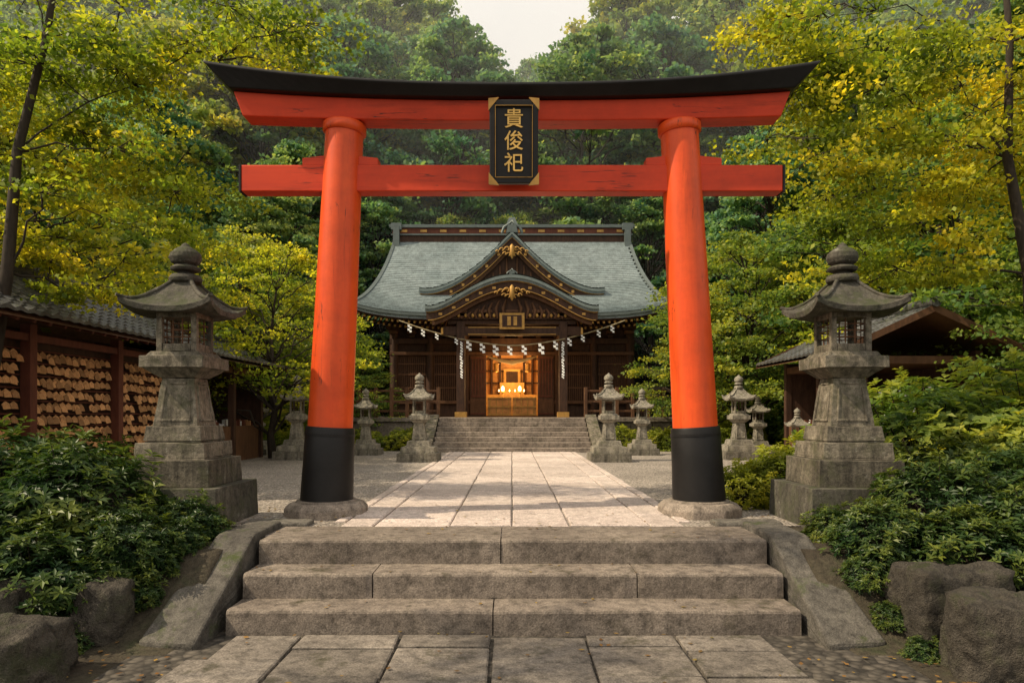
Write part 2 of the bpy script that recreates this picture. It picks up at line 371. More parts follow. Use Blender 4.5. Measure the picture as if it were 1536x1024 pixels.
slabs('lower_pavement', M_pathlow, [-2.2, -1.62, -0.86, -0.15, 0.56, 1.26, 1.9], 1.0, 5.44, 0.62, .035, gap=0.026, seed=9, jag=True, cvar=.22)

# ---------------------------------------------------------------- entrance steps
def block_row(mb, xs_, y0, y1, z0, z1):
    r = random.Random(int(y0*100))
    for a, b in zip(xs_[:-1], xs_[1:]):
        n = 22; cc = 1+r.uniform(-.1, .1); dy = r.uniform(-.008, .008)
        a2, b2 = a+.005, b-.005; vs = []; fs = []
        for i in range(n+1):
            x = a2+(b2-a2)*i/n; w = noise.noise(Vector((x*3.1, y0*9, 0)))*.012; w2 = noise.noise(Vector((x*5.7, y0*5, 5)))*.008
            e_ = .012 if i in (0, n) else 0
            vs += [(x, y0+dy+w*.5+e_*.6, z0), (x, y0+dy+w+e_, z1-.024+w2-e_), (x, y0+dy+.008+w+e_, z1-.008+w2-e_*.7), (x, y0+dy+.026+w+e_, z1+w2*.4-e_*.5), (x, y1, z1)]
        for i in range(n):
            for k in range(4): fs.append((i*5+k, (i+1)*5+k, (i+1)*5+k+1, i*5+k+1))
        mb.add(vs, fs, 0, cc)
        mb.add([vs[0], vs[1], vs[2], vs[3], vs[4], (a2, y1, z0)], [(5, 4, 3, 2, 1, 0)], 0, cc)
        e = n*5; mb.add([vs[e], vs[e+1], vs[e+2], vs[e+3], vs[e+4], (b2, y1, z0)], [(0, 1, 2, 3, 4, 5)], 0, cc)
st = MB()
block_row(st, [-2.26, -0.15, 2.28], 5.50, 6.4, -.1, .205)
block_row(st, [-2.26, -1.17, 1.05, 2.28], 5.86, 6.5, .206, .412)
block_row(st, [-2.26, -0.1, 2.28], 6.24, 6.98, .413, .625)
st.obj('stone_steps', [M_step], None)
for sx in (-1, 1):
    mb = MB()
    prof = [(5.16, -.1), (5.16, .05), (6.24, .66), (6.30, .675), (7.0, .675), (7.0, -.1)]
    n = len(prof)
    vs = [(sx*(2.30+(.04 if p[0] < 5.3 else 0)), p[0], p[1]) for p in prof]+[(sx*(2.64+(0.16 if p[0] < 5.3 else 0)), p[0]+(.06 if p[0] < 5.3 else 0), p[1]) for p in prof]
    fs = [tuple(range(n)), tuple(reversed(range(n, 2*n)))]+[(i, n+i, n+(i+1) % n, (i+1) % n) for i in range(n)]
    mb.add(vs, fs)
    mb.box(min(sx*2.05, sx*2.72), max(sx*2.05, sx*2.72), 7.0+.005, 7.28, .4, .66, 0, 1.25)
    o = mb.obj('step_cheek_wall', [M_cheek], None, 0.022)
    bm = bmesh.new(); bm.from_mesh(o.data); bmesh.ops.recalc_face_normals(bm, faces=bm.faces); bm.to_mesh(o.data); bm.free()
    weather(o, .02, 3)

# ---------------------------------------------------------------- torii
T = empty('torii_gate'); TY = 7.9
for sx, nm in ((-1, 'left'), (1, 'right')):
    xb, xt = sx*2.10+.01, sx*1.885; zb, zt = .78, 5.0
    def axis(z): t = (z-zb)/(zt-zb); return xb+(xt-xb)*t
    mb = MB(); pts = []; rad = []
    for i in range(25):
        z = 1.45+(zt-1.45)*i/24; t = (z-zb)/(zt-zb); pts.append((axis(z), TY, z)); rad.append(0.258-0.050*t)
    mb.tube(pts, rad, 56, 0); mb.tube([(axis(4.88), TY, 4.895), (axis(4.90), TY, 4.91), (axis(4.99), TY, 4.99), (axis(5.0), TY, 5.005)], [.222, .24, .24, .225], 56, 0)
    mb.obj('pillar_'+nm, [M_red], T)
    mb = MB(); mb.tube([(axis(.78), TY, .78), (axis(.95), TY, .95), (axis(1.2), TY, 1.2), (axis(1.57), TY, 1.575), (axis(1.6), TY, 1.60)], [.292, .288, .280, .272, .263], 56, 0)
    mb.tube([(axis(1.5), TY, 1.50), (axis(1.53), TY, 1.53)], [.279, .279], 56, 0)
    mb.obj('pillar_sleeve_'+nm, [M_black], T)
    mb = MB(); s8 = [(.44*math.cos(math.pi/8+k*math.pi/4)*1.06, .44*math.sin(math.pi/8+k*math.pi/4)*1.06) for k in range(8)]
    vs = [(xb+a, TY+b, .5) for a, b in s8]+[(xb+a, TY+b, .70) for a, b in s8]+[(xb+a*.86, TY+b*.86, .765) for a, b in s8]
    fs = [(k, (k+1) % 8, 8+(k+1) % 8, 8+k) for k in range(8)]+[(8+k, 8+(k+1) % 8, 16+(k+1) % 8, 16+k) for k in range(8)]+[tuple(range(16, 24))]
    mb.add(vs, fs, 0, 1.3); mb.lathe([(.34, .76), (.335, .785), (0.01, .79)], xb, TY, 40, 0, 1.0)
    mb.obj('base_stone_'+nm, [M_step], T, .015)
def sweep(name, secf, n, mats, mat):
    mb = MB(); vs = []; fs = []; k = len(secf(0))
    for i in range(n+1): vs += secf(-1+2*i/n)
    for i in range(n):
        for j in range(k): fs.append((i*k+j, (i+1)*k+j, (i+1)*k+(j+1) % k, i*k+(j+1) % k))
    fs.append(tuple(range(k))); fs.append(tuple(n*k+j for j in reversed(range(k))))
    mb.add(vs, fs, mat); return mb.obj(name, mats, T, .012)
def kas(s):
    a = abs(s); zt = 5.335+.235*a**2.3; zb_ = 5.212+.10*a**2.4
    xt = 3.35*s; xb_ = 3.10*s
    return [(xb_, TY-.25, zb_), (xb_, TY+.25, zb_), (xt*.995, TY+.34, zt-.03), (xt, TY+.33, zt), (xt, TY, zt+.05), (xt, TY-.33, zt), (xt*.995, TY-.34, zt-.03)]
def shi(s):
    a = abs(s); z1 = 5.210+.10*a**2.4; z0 = 5.0+.05*a**2.3; x1 = 3.08*s; x0 = 2.99*s
    return [(x0, TY-.13, z0), (x0, TY+.13, z0), (x1, TY+.17, z1), (x1, TY-.17, z1)]
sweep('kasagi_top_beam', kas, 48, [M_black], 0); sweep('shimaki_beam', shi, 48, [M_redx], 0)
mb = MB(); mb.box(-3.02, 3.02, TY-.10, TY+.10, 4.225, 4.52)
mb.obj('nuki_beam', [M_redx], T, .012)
mb = MB()
for sx in (-1, 1): mb.box(min(sx*3.023, sx*3.045), max(sx*3.023, sx*3.045), TY-.104, TY+.104, 4.221, 4.524)
mb.obj('nuki_end_caps', [M_black], T)
mb = MB()
for sx in (-1, 1):
    for s2 in (-1, 1):
        xi = sx*1.92+s2*.18; xo = sx*1.92+s2*.42
        vs = []
        for y in (TY-.085, TY+.085): vs += [(xi, y, 4.523), (xo, y, 4.523), (xo, y, 4.60), (xi, y, 4.625)]
        mb.add(vs, [(0, 1, 2, 3), (7, 6, 5, 4), (0, 4, 5, 1), (1, 5, 6, 2), (2, 6, 7, 3), (3, 7, 4, 0)])
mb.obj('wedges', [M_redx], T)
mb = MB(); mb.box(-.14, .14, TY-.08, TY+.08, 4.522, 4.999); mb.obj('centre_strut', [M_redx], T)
P = empty('name_plaque', (0.02, TY-.33, 4.675)); P.parent = T; P.rotation_euler = (math.radians(6), 0, 0)
mb = MB(); mb.box(-.20, .20, -.02, .03, -.37, .37, 0); mb.obj('plaque_board', [M_black], P)
mb = MB()
for sx in (-1, 1): mb.box(min(sx*.20, sx*.262), max(sx*.20, sx*.262), -.05, .04, -.435, .435)
mb.box(-.20, .20, -.048, .04, .37, .435); mb.box(-.20, .20, -.048, .04, -.435, -.37); mb.obj('plaque_frame', [M_black], P, .01)
mb = MB()
for sx in (-1, 1):
    a, b = sorted((sx*.196, sx*.201)); mb.box(a, b, -.056, -.045, -.375, .375)
    for sz in (-1, 1):
        vs = [(sx*.272, -.055, sz*.445), (sx*.16, -.055, sz*.455), (sx*.20, -.055, sz*.405), (sx*.232, -.055, sz*.37), (sx*.272, -.055, sz*.32)]
        vs += [(v[0], -.02, v[2]) for v in vs]
        mb.add(vs, [(0, 1, 2, 3, 4), (9, 8, 7, 6, 5)]+[(i, 5+i, 5+(i+1) % 5, (i+1) % 5) for i in range(5)])
mb.box(-.197, .197, -.056, -.045, .370, .375); mb.box(-.197, .197, -.056, -.045, -.375, -.370)
mb.obj('gold_fittings', [M_golddull], P)
for i, ch in enumerate('貴俊祀'):
    cu = bpy.data.curves.new('character', 'FONT'); cu.body = ch; cu.size = .215; cu.extrude = .006; cu.offset = .001; cu.align_x = 'CENTER'; cu.align_y = 'CENTER'
    cu.materials.append(M_goldtxt); t = bpy.data.objects.new('gold_character', cu); scene.collection.objects.link(t)
    t.parent = P; t.location = (0, -.03, .23-.23*i); t.rotation_euler = (math.pi/2, 0, 0)

# ---------------------------------------------------------------- stone lanterns
def fr(mb, z0, z1, h0, h1, m=0, c=1.0): mb.box(-h0, h0, -h0, h0, z0, z1, m, c, 0, h1/h0, h1/h0)
def lantern_mesh(name, sxy, sz, plinth, bk, mats):
    mb = MB(); z = 0; X = sxy
    def F_(h, a, b, m=0, c=1.0):
        nonlocal z
        fr(mb, z*sz, (z+h)*sz, a*X, b*X, m, c); z += h
    if plinth: F_(.42, .79, .77, 1, 1.2)
    F_(.27, .60*bk, .59*bk, 0, .7); F_(.02, .50*bk, .50*bk); F_(.15, .50*bk, .485*bk, 0, 1.05); F_(.02, .40*bk, .40*bk)
    F_(.15, .415*(1+(bk-1)*.6), .385*(1+(bk-1)*.5), 0, .95)
    z0 = z; F_(.50, .32, .23, 0, 1.05)
    for a in range(4):
        rot = Matrix.Rotation(a*math.pi/2, 3, 'Z')
        def hw(t): return (.32+(.23-.32)*t)*X
        def pt(u, t, o=.014): h = hw(t); return tuple(rot @ Vector((u*h, -(h+o), (z0+.5*t)*sz)))
        for (u0, t0, u1, t1) in ((-.72, .1, -.62, .82), (.62, .1, .72, .82), (-.72, .1, .72, .15), (-.5, .87, .5, .91)):
            f = [pt(u0, t0), pt(u1, t0), pt(u1, t1), pt(u0, t1)]; g = [pt(u0, t0, -.01), pt(u1, t0, -.01), pt(u1, t1, -.01), pt(u0, t1, -.01)]
            mb.add(f+g, [(0, 1, 2, 3), (0, 4, 5, 1), (1, 5, 6, 2), (2, 6, 7, 3), (3, 7, 4, 0)], 0, 1.1)
    F_(.10, .25, .42); F_(.12, .455, .455, 0, 1.1); F_(.05, .39, .34)
    hb = .29*X; H = .42*sz; pw = .085*X; zb = z*sz
    for a in (-1, 1):
        for b in (-1, 1):
            x0, x1 = sorted((a*hb, a*(hb-pw))); y0, y1 = sorted((b*hb, b*(hb-pw))); mb.box(x0, x1, y0, y1, zb, zb+H)
    for zz0, zz1 in ((zb, zb+H*.2), (zb+H*.84, zb+H)):
        mb.box(-hb+pw, hb-pw, -hb+.004, hb-.004, zz0, zz1, 0)
        mb.box(-hb+.004, -hb+pw, -hb+pw, hb-pw, zz0+.001, zz1-.001); mb.box(hb-pw, hb-.004, -hb+pw, hb-pw, zz0+.001, zz1-.001)
    w = hb-pw
    for sgn in (-1, 1):
        for k in (-.33, .33):
            mb.box(k*w-.007, k*w+.007, sgn*(hb-.05*X)-.007, sgn*(hb-.05*X)+.007, zb+H*.2, zb+H*.84, 2)
            mb.box(sgn*(hb-.05*X)-.007, sgn*(hb-.05*X)+.007, k*w-.007, k*w+.007, zb+H*.2, zb+H*.84, 2)
        for q in (.35, .52, .68):
            mb.box(-w, w, sgn*(hb-.05*X)-.006, sgn*(hb-.05*X)+.006, zb+H*q, zb+H*q+.012, 2)
            mb.box(sgn*(hb-.05*X)-.006, sgn*(hb-.05*X)+.006, -w, w, zb+H*q, zb+H*q+.012, 2)
    z += .42
    ze = z*sz; zt = ze+.33*sz; R = .65*X; nl = 9; ns = 10; vs = []; fs = []
    rings = [(.11*X+(R-.11*X)*t, ze+.02+(zt-ze)*(1-t)**1.55, t) for t in [q/nl for q in range(nl+1)]]
    rings.append((R*.99, ze-.06*sz+.02, 1.0)); rings.append((R*.80, ze-.03*sz, .55)); rings.append((.30*X, ze-.02*sz, 0))
    for (h, zz, t) in rings:
        for a in range(4):
            rot = Matrix.Rotation(a*math.pi/2, 3, 'Z')
            for k in range(ns):
                s = -1+2*k/ns; bow = 1-.07*t*(1-s*s)
                p = rot @ Vector((h*s, -h*bow, zz+.10*sz*(t**3)*abs(s)**2.6)); vs.append(tuple(p))
    q = 4*ns
    for i in range(len(rings)-1):
        for k in range(q): fs.append((i*q+k, (i+1)*q+k, (i+1)*q+(k+1) % q, i*q+(k+1) % q))
    mb.add(vs, fs, 1, .95, False)
    for a in range(4):
        rot = Matrix.Rotation(a*math.pi/2, 3, 'Z'); pts = []
        for t in [i/8 for i in range(9)]:
            h = .11*X+(R-.11*X)*t*1.01; pts.append(tuple(rot @ Vector((-h, -h, ze+.02+(zt-ze)*(1-t)**1.55+.10*sz*t**3+.006))))
        mb.tube(pts, [.03*X]*9, 6, 1, .95)
    zz = zt; fx = X*1.28
    mb.lathe([(r*fx, zz+h*sz) for r, h in ((.11, -.02), (.17, .0), (.18, .03), (.16, .07), (.09, .08), (.085, .10), (.15, .115), (.165, .145), (.13, .17), (.10, .175), (.15, .20), (.175, .25), (.165, .30), (.11, .345), (.05, .375), (.03, .40), (0.005, .415))], 0, 0, 24, 1, 1.0)
    return mb.mesh(name, mats)
big = lantern_mesh('stone_lantern_mesh', .72, 1.0, True, 1.0, [M_lantern, M_roofstone, M_wood2])
sml = lantern_mesh('small_lantern_mesh', .50, .84, False, 1.6, [M_lantern_s, M_lantern_s, M_wood])
def addlan(me, x, y, s=1, rz=0):
    o = inst('stone_lantern', me, (x, y, GX-.01), rz, s)
    b = o.modifiers.new('bevel', 'BEVEL'); b.width = .014; b.segments = 2; b.limit_method = 'ANGLE'; b.angle_limit = math.radians(42)
    return o
weather(addlan(big, -3.46, 7.42), .022, 2); weather(addlan(big, 3.50, 7.42), .022, 2)
addlan(sml, -2.22, 16.8); addlan(sml, 2.32, 16.8); addlan(sml, -5.4, 17.6); addlan(sml, 5.7, 17.6)
addlan(sml, -4.05, 19.4, .87); addlan(sml, 3.6, 19.4, .87); addlan(sml, 6.75, 19.2, .8); addlan(sml, 5.95, 14.6, .60); addlan(sml, -7.1, 19.5, .8)

# ---------------------------------------------------------------- shrine hall
Hh = empty('shrine_hall')
PZ = 1.62
mb = MB(); r = random.Random(4)
mb.box(-6.2, 6.2, 23.0, 34, .5, PZ-.14)
for zrow in range(2):
    x = -6.3
    while x < 6.3:
        l = r.uniform(.7, 1.2); x2 = min(x+l, 6.3); mb.box(x+.006, x2-.006, 22.86, 23.2, .5+zrow*.48, .5+(zrow+1)*.48-.01, 0, r.uniform(.75, 1.1)); x += l
mb.box(-6.4, 6.4, 22.78, 34.1, PZ-.139, PZ, 0, 1.15)
mb.obj('stone_platform', [M_step], Hh, .01)
mb = MB(); ns = 7
for i in range(ns):
    y0 = 20.5+i*.335; z1 = GX+(i+1)*(PZ-GX)/ns
    xx = -2.35
    while xx < 2.34:
        x2 = min(2.35, xx+r.uniform(.9, 1.5)); mb.box(xx+.003, x2-.003, y0, 23.1, z1-(PZ-GX)/ns+.001, z1-.003*(i == ns-1), 0, r.uniform(1.3, 1.6)); xx = x2
mb.obj('stair_flight', [M_step], Hh, .012)
for sx in (-1, 1):
    mb = MB(); vs = []
    for x in (sx*2.37, sx*2.72): vs += [(x, 20.35, .5), (x, 20.35, .72), (x, 22.76, PZ+.1), (x, 22.76, .5)]
    mb.add(vs, [(0, 1, 2, 3), (7, 6, 5, 4), (0, 4, 5, 1), (1, 5, 6, 2), (2, 6, 7, 3)]); mb.obj('stair_cheek', [M_lantern], Hh)

def roof_tiles(mb, P, nu, nt, m=0, step=.03, var=.1):
    rr = random.Random(2)
    for j in range(nt):
        t0, t1 = j/nt, (j+1)/nt; rv = rr.uniform(-.05, .05); o = 0.5 if j % 2 else 0
        for i in range(nu):
            u0 = max(0, (i+o-.5)/nu); u1 = min(1, (i+o+.5)/nu)
            if u1-u0 < 1e-4: continue
            a, b, c, d = P(u0, t0), P(u1, t0), P(u1, t1), P(u0, t1)
            c2 = (c[0], c[1], c[2]+step); d2 = (d[0], d[1], d[2]+step)
            mb.add([a, b, c2, d2, c, d], [(0, 3, 2, 1), (3, 5, 4, 2)], m, 1+rv+rr.uniform(-var, var))
RY, EY, RZ, EZ = 30.0, 24.5, 9.2, 5.25
def mainroof(front):
    def P(u, t):
        s = -1+2*u; w = 4.95+.75*t**1.6; y = RY+(EY-RY)*t*(1 if front else -1)
        return (w*s, y, EZ+(RZ-EZ)*(1-t)**1.38+.42*abs(s)**5*t**2)
    return P
mb = MB(); roof_tiles(mb, mainroof(True), 70, 46); roof_tiles(mb, mainroof(False), 20, 16)
mb.obj('main_roof', [M_copper], Hh)
mb = MB(); Pm = mainroof(True); n = 60
for k in range(n):
    for (o0, o1, yy, mt) in ((.02, -.10, 0, 1), (-.10, -.2, .07, 2), (-.2, -.26, .12, 0)):
        a = Pm(k/n, 1); b = Pm((k+1)/n, 1)
        vs = [(a[0], a[1]+yy, a[2]+o1), (b[0], b[1]+yy, b[2]+o1), (b[0], b[1]+yy, b[2]+o0), (a[0], a[1]+yy, a[2]+o0), (a[0], a[1]+yy+.3, a[2]+o1+.04), (b[0], b[1]+yy+.3, b[2]+o1+.04)]
        mb.add(vs, [(0, 1, 2, 3), (1, 0, 4, 5)], mt)
for fr_ in (True, False):
    Pq = mainroof(fr_); nn = 12
    for j in range(nn):
        for i in range(20):
            q = [Pq(i/20, j/nn), Pq((i+1)/20, j/nn), Pq((i+1)/20, (j+1)/nn), Pq(i/20, (j+1)/nn)]
            mb.add([(x, y, z-.22) for x, y, z in q], [(0, 1, 2, 3)], 0)
    for u in (0, 1):
        for j in range(16):
            a = Pq(u, j/16); b = Pq(u, (j+1)/16); sg = -1 if u == 0 else 1
            mb.add([(a[0], a[1], a[2]+.06), (b[0], b[1], b[2]+.06), (b[0], b[1], b[2]-.34), (a[0], a[1], a[2]-.34)]+[(a[0]+sg*.12, a[1], a[2]+.09), (b[0]+sg*.12, b[1], b[2]+.09), (b[0]+sg*.12, b[1], b[2]-.3), (a[0]+sg*.12, a[1], a[2]-.3)],
                   [(0, 1, 2, 3), (7, 6, 5, 4), (0, 4, 5, 1), (2, 6, 7, 3)], 1)
mb.obj('eaves', [M_wood, M_copedge, M_copper], Hh)
mb = MB()
for k in range(58):
    u = (k+.5)/58; a = Pm(u, 1); b = Pm(u, .45)
    if abs(a[0]) < 2.3: continue
    mb.beam((a[0], a[1]+.22, a[2]-.30), (b[0], b[1], b[2]-.32), .08, .09, 2); mb.box(a[0]-.035, a[0]+.035, a[1]+.19, a[1]+.215, a[2]-.345, a[2]-.265, 1)
    mb.beam((a[0], a[1]+.75, a[2]-.42), (b[0], b[1], b[2]-.45), .08, .09, 2); mb.box(a[0]-.035, a[0]+.035, a[1]+.72, a[1]+.745, a[2]-.46, a[2]-.38, 1)
mb.obj('rafters', [M_wood, M_golddull, M_wood2], Hh)
mb = MB(); Z0 = -.17
mb.box(-5.0, 5.0, RY-.16, RY+.16, 9.15+Z0, 9.5+Z0, 1); mb.box(-5.15, 5.15, RY-.24, RY+.24, 9.50+Z0, 9.56+Z0, 0); mb.box(-5.1, 5.1, RY-.17, RY+.17, 9.56+Z0, 9.82+Z0, 2)
mb.box(-5.2, 5.2, RY-.27, RY+.27, 9.82+Z0, 9.90+Z0, 0); mb.box(-5.25, 5.25, RY-.15, RY+.15, 9.90+Z0, 9.98+Z0, 0)
for k in range(12):
    x = -4.6+k*.836; mb.box(x-.14, x+.14, RY-.19, RY-.17, 9.64+Z0, 9.74+Z0, 3)
for sx in (-1, 1):
    mb.box(sx*4.9-.13, sx*4.9+.13, RY-.42, RY-.2, 8.75+Z0, 9.85+Z0, 0); mb.box(sx*4.9-.22, sx*4.9+.22, RY-.40, RY+.3, 9.7+Z0, 9.98+Z0, 0)
mb.obj('ridge', [M_copedge, M_wood, M_redwood, M_golddull], Hh)

def prof_band(mb, prof, X, y0, y1, d0, d1, m, n=48, c=1.0):
    for i in range(n):
        xa = -X+2*X*i/n; xb = -X+2*X*(i+1)/n; za, zb = prof(xa), prof(xb)
        mb.add([(xa, y0, za+d0), (xb, y0, zb+d0), (xb, y0, zb+d1), (xa, y0, za+d1), (xa, y1, za+d0), (xb, y1, zb+d0), (xb, y1, zb+d1), (xa, y1, za+d1)],
               [(0, 1, 2, 3), (0, 4, 5, 1), (3, 2, 6, 7), (7, 6, 5, 4)], m, c)
    for e in (-1, 1):
        z = prof(e*X); mb.add([(e*X, y0, z+d0), (e*X, y1, z+d0), (e*X, y1, z+d1), (e*X, y0, z+d1)], [(0, 1, 2, 3)], m, c)
def gable(name, prof, X, yf, yb, ybot):
    g = empty(name); g.parent = Hh
    mb = MB()
    for sx in (-1, 1):
        roof_tiles(mb, (lambda u, t: (sx*X*t, yf+(yb-yf)*(u if sx > 0 else 1-u), prof(sx*X*t)+.01)), int((yb-yf)/.16), 26, 0, .02)
    mb.obj(name+'_shingles', [M_copper], g)
    mb = MB()
    prof_band(mb, prof, X, yf, yb, -.02, -.12, 1, c=1.5); prof_band(mb, prof, X, yf+.05, yb, -.12, -.20, 2, c=.8)
    prof_band(mb, prof, X*.99, yf+.10, yf+.2, -.20, -.225, 3); prof_band(mb, prof, X*.99, yf+.14, yf+.24, -.225, -.46, 0); prof_band(mb, prof, X*.97, yf+.12, yf+.2, -.46, -.485, 3)
    prof_band(mb, prof, X*.93, yf+.3, yf+.4, -.3, -.62, 4)
    mb.obj(name+'_bargeboard', [M_wood, M_copedge, M_copper, M_golddull, M_wood2], g)
    mb = MB(); n = 40
    for i in range(n):
        xa = -X*.93+2*X*.93*i/n; xb = -X*.93+2*X*.93*(i+1)/n
        mb.add([(xa, yf+.5, ybot), (xb, yf+.5, ybot), (xb, yf+.5, max(ybot+.01, prof(xb)-.2)), (xa, yf+.5, max(ybot+.01, prof(xa)-.2))], [(0, 1, 2, 3)])
    mb.obj(name+'_infill', [M_wood], g)
    return g
def prof1(x): s = min(1, abs(x)/3.5); return 6.36+2.30*(1-s)**1.8-.05*math.exp(-(x/.15)**2)+.12*s**6
def prof2(x): s = min(1, abs(x)/2.9); return 5.24+1.15*(0.5*(1+math.cos(math.pi*s)))**.74+.12*s**8
g1 = gable('upper_gable', prof1, 3.5, 26.3, 30.0, 6.0)
g2 = gable('karahafu_gable', prof2, 2.9, 23.3, 27.2, 4.95)
def ornament(parent, x, y, z, s):
    mb = MB()
    for sx in (-1, 1):
        for (ox, oz, R_) in ((.14, 0, .10), (.31, -.02, .08), (.10, -.17, .08), (.45, -.07, .055), (.22, -.14, .07)):
            pts = []
            for k in range(14):
                a = k/13*5.2; rad = R_*(1-k/16); pts.append((x+sx*s*(ox+rad*math.cos(a)), y-.02, z+s*(oz+rad*math.sin(a))))
            mb.tube(pts, [.022*s]*14, 5, 0)
    mb.lathe([(0.005, z-.30*s), (.05*s, z-.22*s), (.08*s, z-.1*s), (.07*s, z+.1*s), (.03*s, z+.16*s), (.005, z+.18*s)], x, y, 10, 0)
    mb.obj('gilded_ornament', [M_golddull], parent)
ornament(g1, 0, 26.3, prof1(0)-.70, 1.2); ornament(g2, 0, 23.32, prof2(0)-.55, 1.15)
mb = MB()
for sx in (-1, 1):
    for k in range(5): mb.box(sx*(.5+.45*k)-.05, sx*(.5+.45*k)+.05, 26.42, 26.438, prof1(.5+.45*k)-.40, prof1(.5+.45*k)-.30, 0)
    for k in range(5): mb.box(sx*(.6+.45*k)-.06, sx*(.6+.45*k)+.06, 23.42, 23.436, prof2(.6+.45*k)-.39, prof2(.6+.45*k)-.31, 0)
    for k in range(7):
        xx = sx*(.25+.24*k); h = prof2(xx)-.75
        mb.tube([(xx, 23.76, 4.98), (xx+.06*sx, 23.72, max(5.0, (4.98+h)/2)), (xx-.05*sx, 23.76, max(5.02, h))], [.035, .06, .03], 6, 1)
        mb.lathe([(.005, 5.0), (.05, 5.03), (.06, 5.08), (.03, 5.13), (.005, 5.15)], xx+.12*sx, 23.74, 8, 0)
    for k in range(6):
        xx = sx*(.2+.26*k); h = prof1(xx)-.75
        if h > 6.7: mb.tube([(xx, 26.76, 6.5), (xx, 26.7, (6.5+h)/2), (xx, 26.76, h)], [.03, .055, .03], 6, 1)
    mb.box(min(sx*2.35, sx*2.42), max(sx*2.35, sx*2.42), 23.88, 24.12, 4.46, 4.68, 0)
mb.box(-1.5, 1.5, 23.885, 23.897, 4.44, 4.465, 0); mb.box(-1.5, 1.5, 23.885, 23.897, 4.675, 4.70, 0)
mb.obj('gable_carvings', [M_golddull, M_wood2], Hh)
mb = MB()
for (yy, zz, s) in ((26.35, prof1(0), 1.0), (23.4, prof2(0), .5)):
    mb.box(-.22*s, .22*s, yy-.05, yy+.4, zz-.05, zz+.24*s, 0, 1, 0, .7, 1); mb.tube([(-.38*s, yy+.05, zz-.06), (-.30*s, yy+.05, zz+.16*s), (-.12*s, yy+.05, zz+.26*s), (0, yy+.05, zz+.40*s), (.12*s, yy+.05, zz+.26*s), (.30*s, yy+.05, zz+.16*s), (.38*s, yy+.05, zz-.06)], [.06*s]*7, 6, 0)
    mb.tube([(0, yy+.1, zz+.06), (0, 30 if s == 1 else 26, zz+.06)], [.11*s, .11*s], 8, 0)
mb.box(-.25, .25, RY-.3, RY+.3, 9.75, 10.1, 0, 1, 0, .5, .6)
mb.obj('ridge_crests', [M_copedge], Hh)
mb = MB(); FY = 26.5
for x in (-4.45, -3.1, -1.75, 1.75, 3.1, 4.45): mb.tube([(x, FY-.02, PZ), (x, FY-.02, 5.6)], [.15, .145], 14, 0)
for x in (-1.75, 1.75): mb.box(x-.14, x+.14, 23.86, 24.14, PZ, 4.9, 0); mb.box(x-.2, x+.2, 23.8, 24.2, PZ, PZ+.18, 1)
mb.box(-2.35, 2.35, 23.9, 24.1, 4.42, 4.72, 0); mb.box(-2.2, 2.2, 23.92, 24.08, 4.80, 4.95, 0)
for x in (-1.75, 1.75): mb.box(x-.09, x+.09, 24.14, 26.4, 4.35, 4.6, 0)
mb.box(-4.6, 4.6, FY-.14, FY+.05, 4.38, 4.58, 0); mb.box(-4.6, 4.6, FY-.17, FY+.05, 3.95, 4.07, 2); mb.box(-4.6, -1.6, FY-.12, FY+.05, PZ+.5, PZ+.62, 2); mb.box(1.6, 4.6, FY-.12, FY+.05, PZ+.5, PZ+.62, 2)
for x in np.arange(-4.45, 4.5, .68):
    for k in range(3): mb.box(x-.09-.07*k, x+.09+.07*k, FY-.2-.16*k, FY-.06, 4.6+.15*k, 4.72+.15*k, 2 if k % 2 else 0)
for x in (-1.75, -.9, 0, .9, 1.75):
    for k in range(3): mb.box(x-.08-.07*k, x+.08+.07*k, 23.86-.06*k, 24.1, 4.96+.11*k, 5.05+.11*k, 2)
mb.obj('timber_frame', [M_wood, M_golddull, M_wood2], Hh, .008)
mb = MB()
for sx in (-1, 1):
    a, b = sorted((sx*.98, sx*4.6)); mb.box(a, b, FY+.06, FY+.14, PZ, 5.85, 0)
    mb.box(sx*4.6-.05, sx*4.6+.05, FY+.1, 33.4, PZ, 5.9, 0)
    for k in range(34):
        x = sx*(1.95+k*.075)
        if abs(abs(x)-3.1) < .16: continue
        mb.box(x-.016, x+.016, FY-.03, FY+.03, PZ+.63, 3.94, 1)
    for zz in (2.7, 3.2, 3.6): a, b = sorted((sx*1.9, sx*4.4)); mb.box(a, b, FY-.045, FY-.031, zz, zz+.05, 1)
    a, b = sorted((sx*.98, sx*1.58)); mb.box(a, b, FY-.06, FY+.0, PZ+.02, 3.93, 1)
    for k in range(5): x = sx*(1.06+k*.11); mb.box(x-.018, x+.018, FY-.09, FY-.061, PZ+.8, 3.8, 2)
    for zz in (PZ+.1, PZ+.75, 3.3, 3.82): a, b = sorted((sx*1.0, sx*1.56)); mb.box(a, b, FY-.10, FY-.062, zz, zz+.05, 2)
mb.box(-.98, .98, FY+.06, FY+.14, 4.07, 5.85, 0); mb.box(-4.6, 4.6, 33.3, 33.4, PZ, 5.9, 0)
mb.obj('walls', [M_wood, M_wood2, M_redwood], Hh)
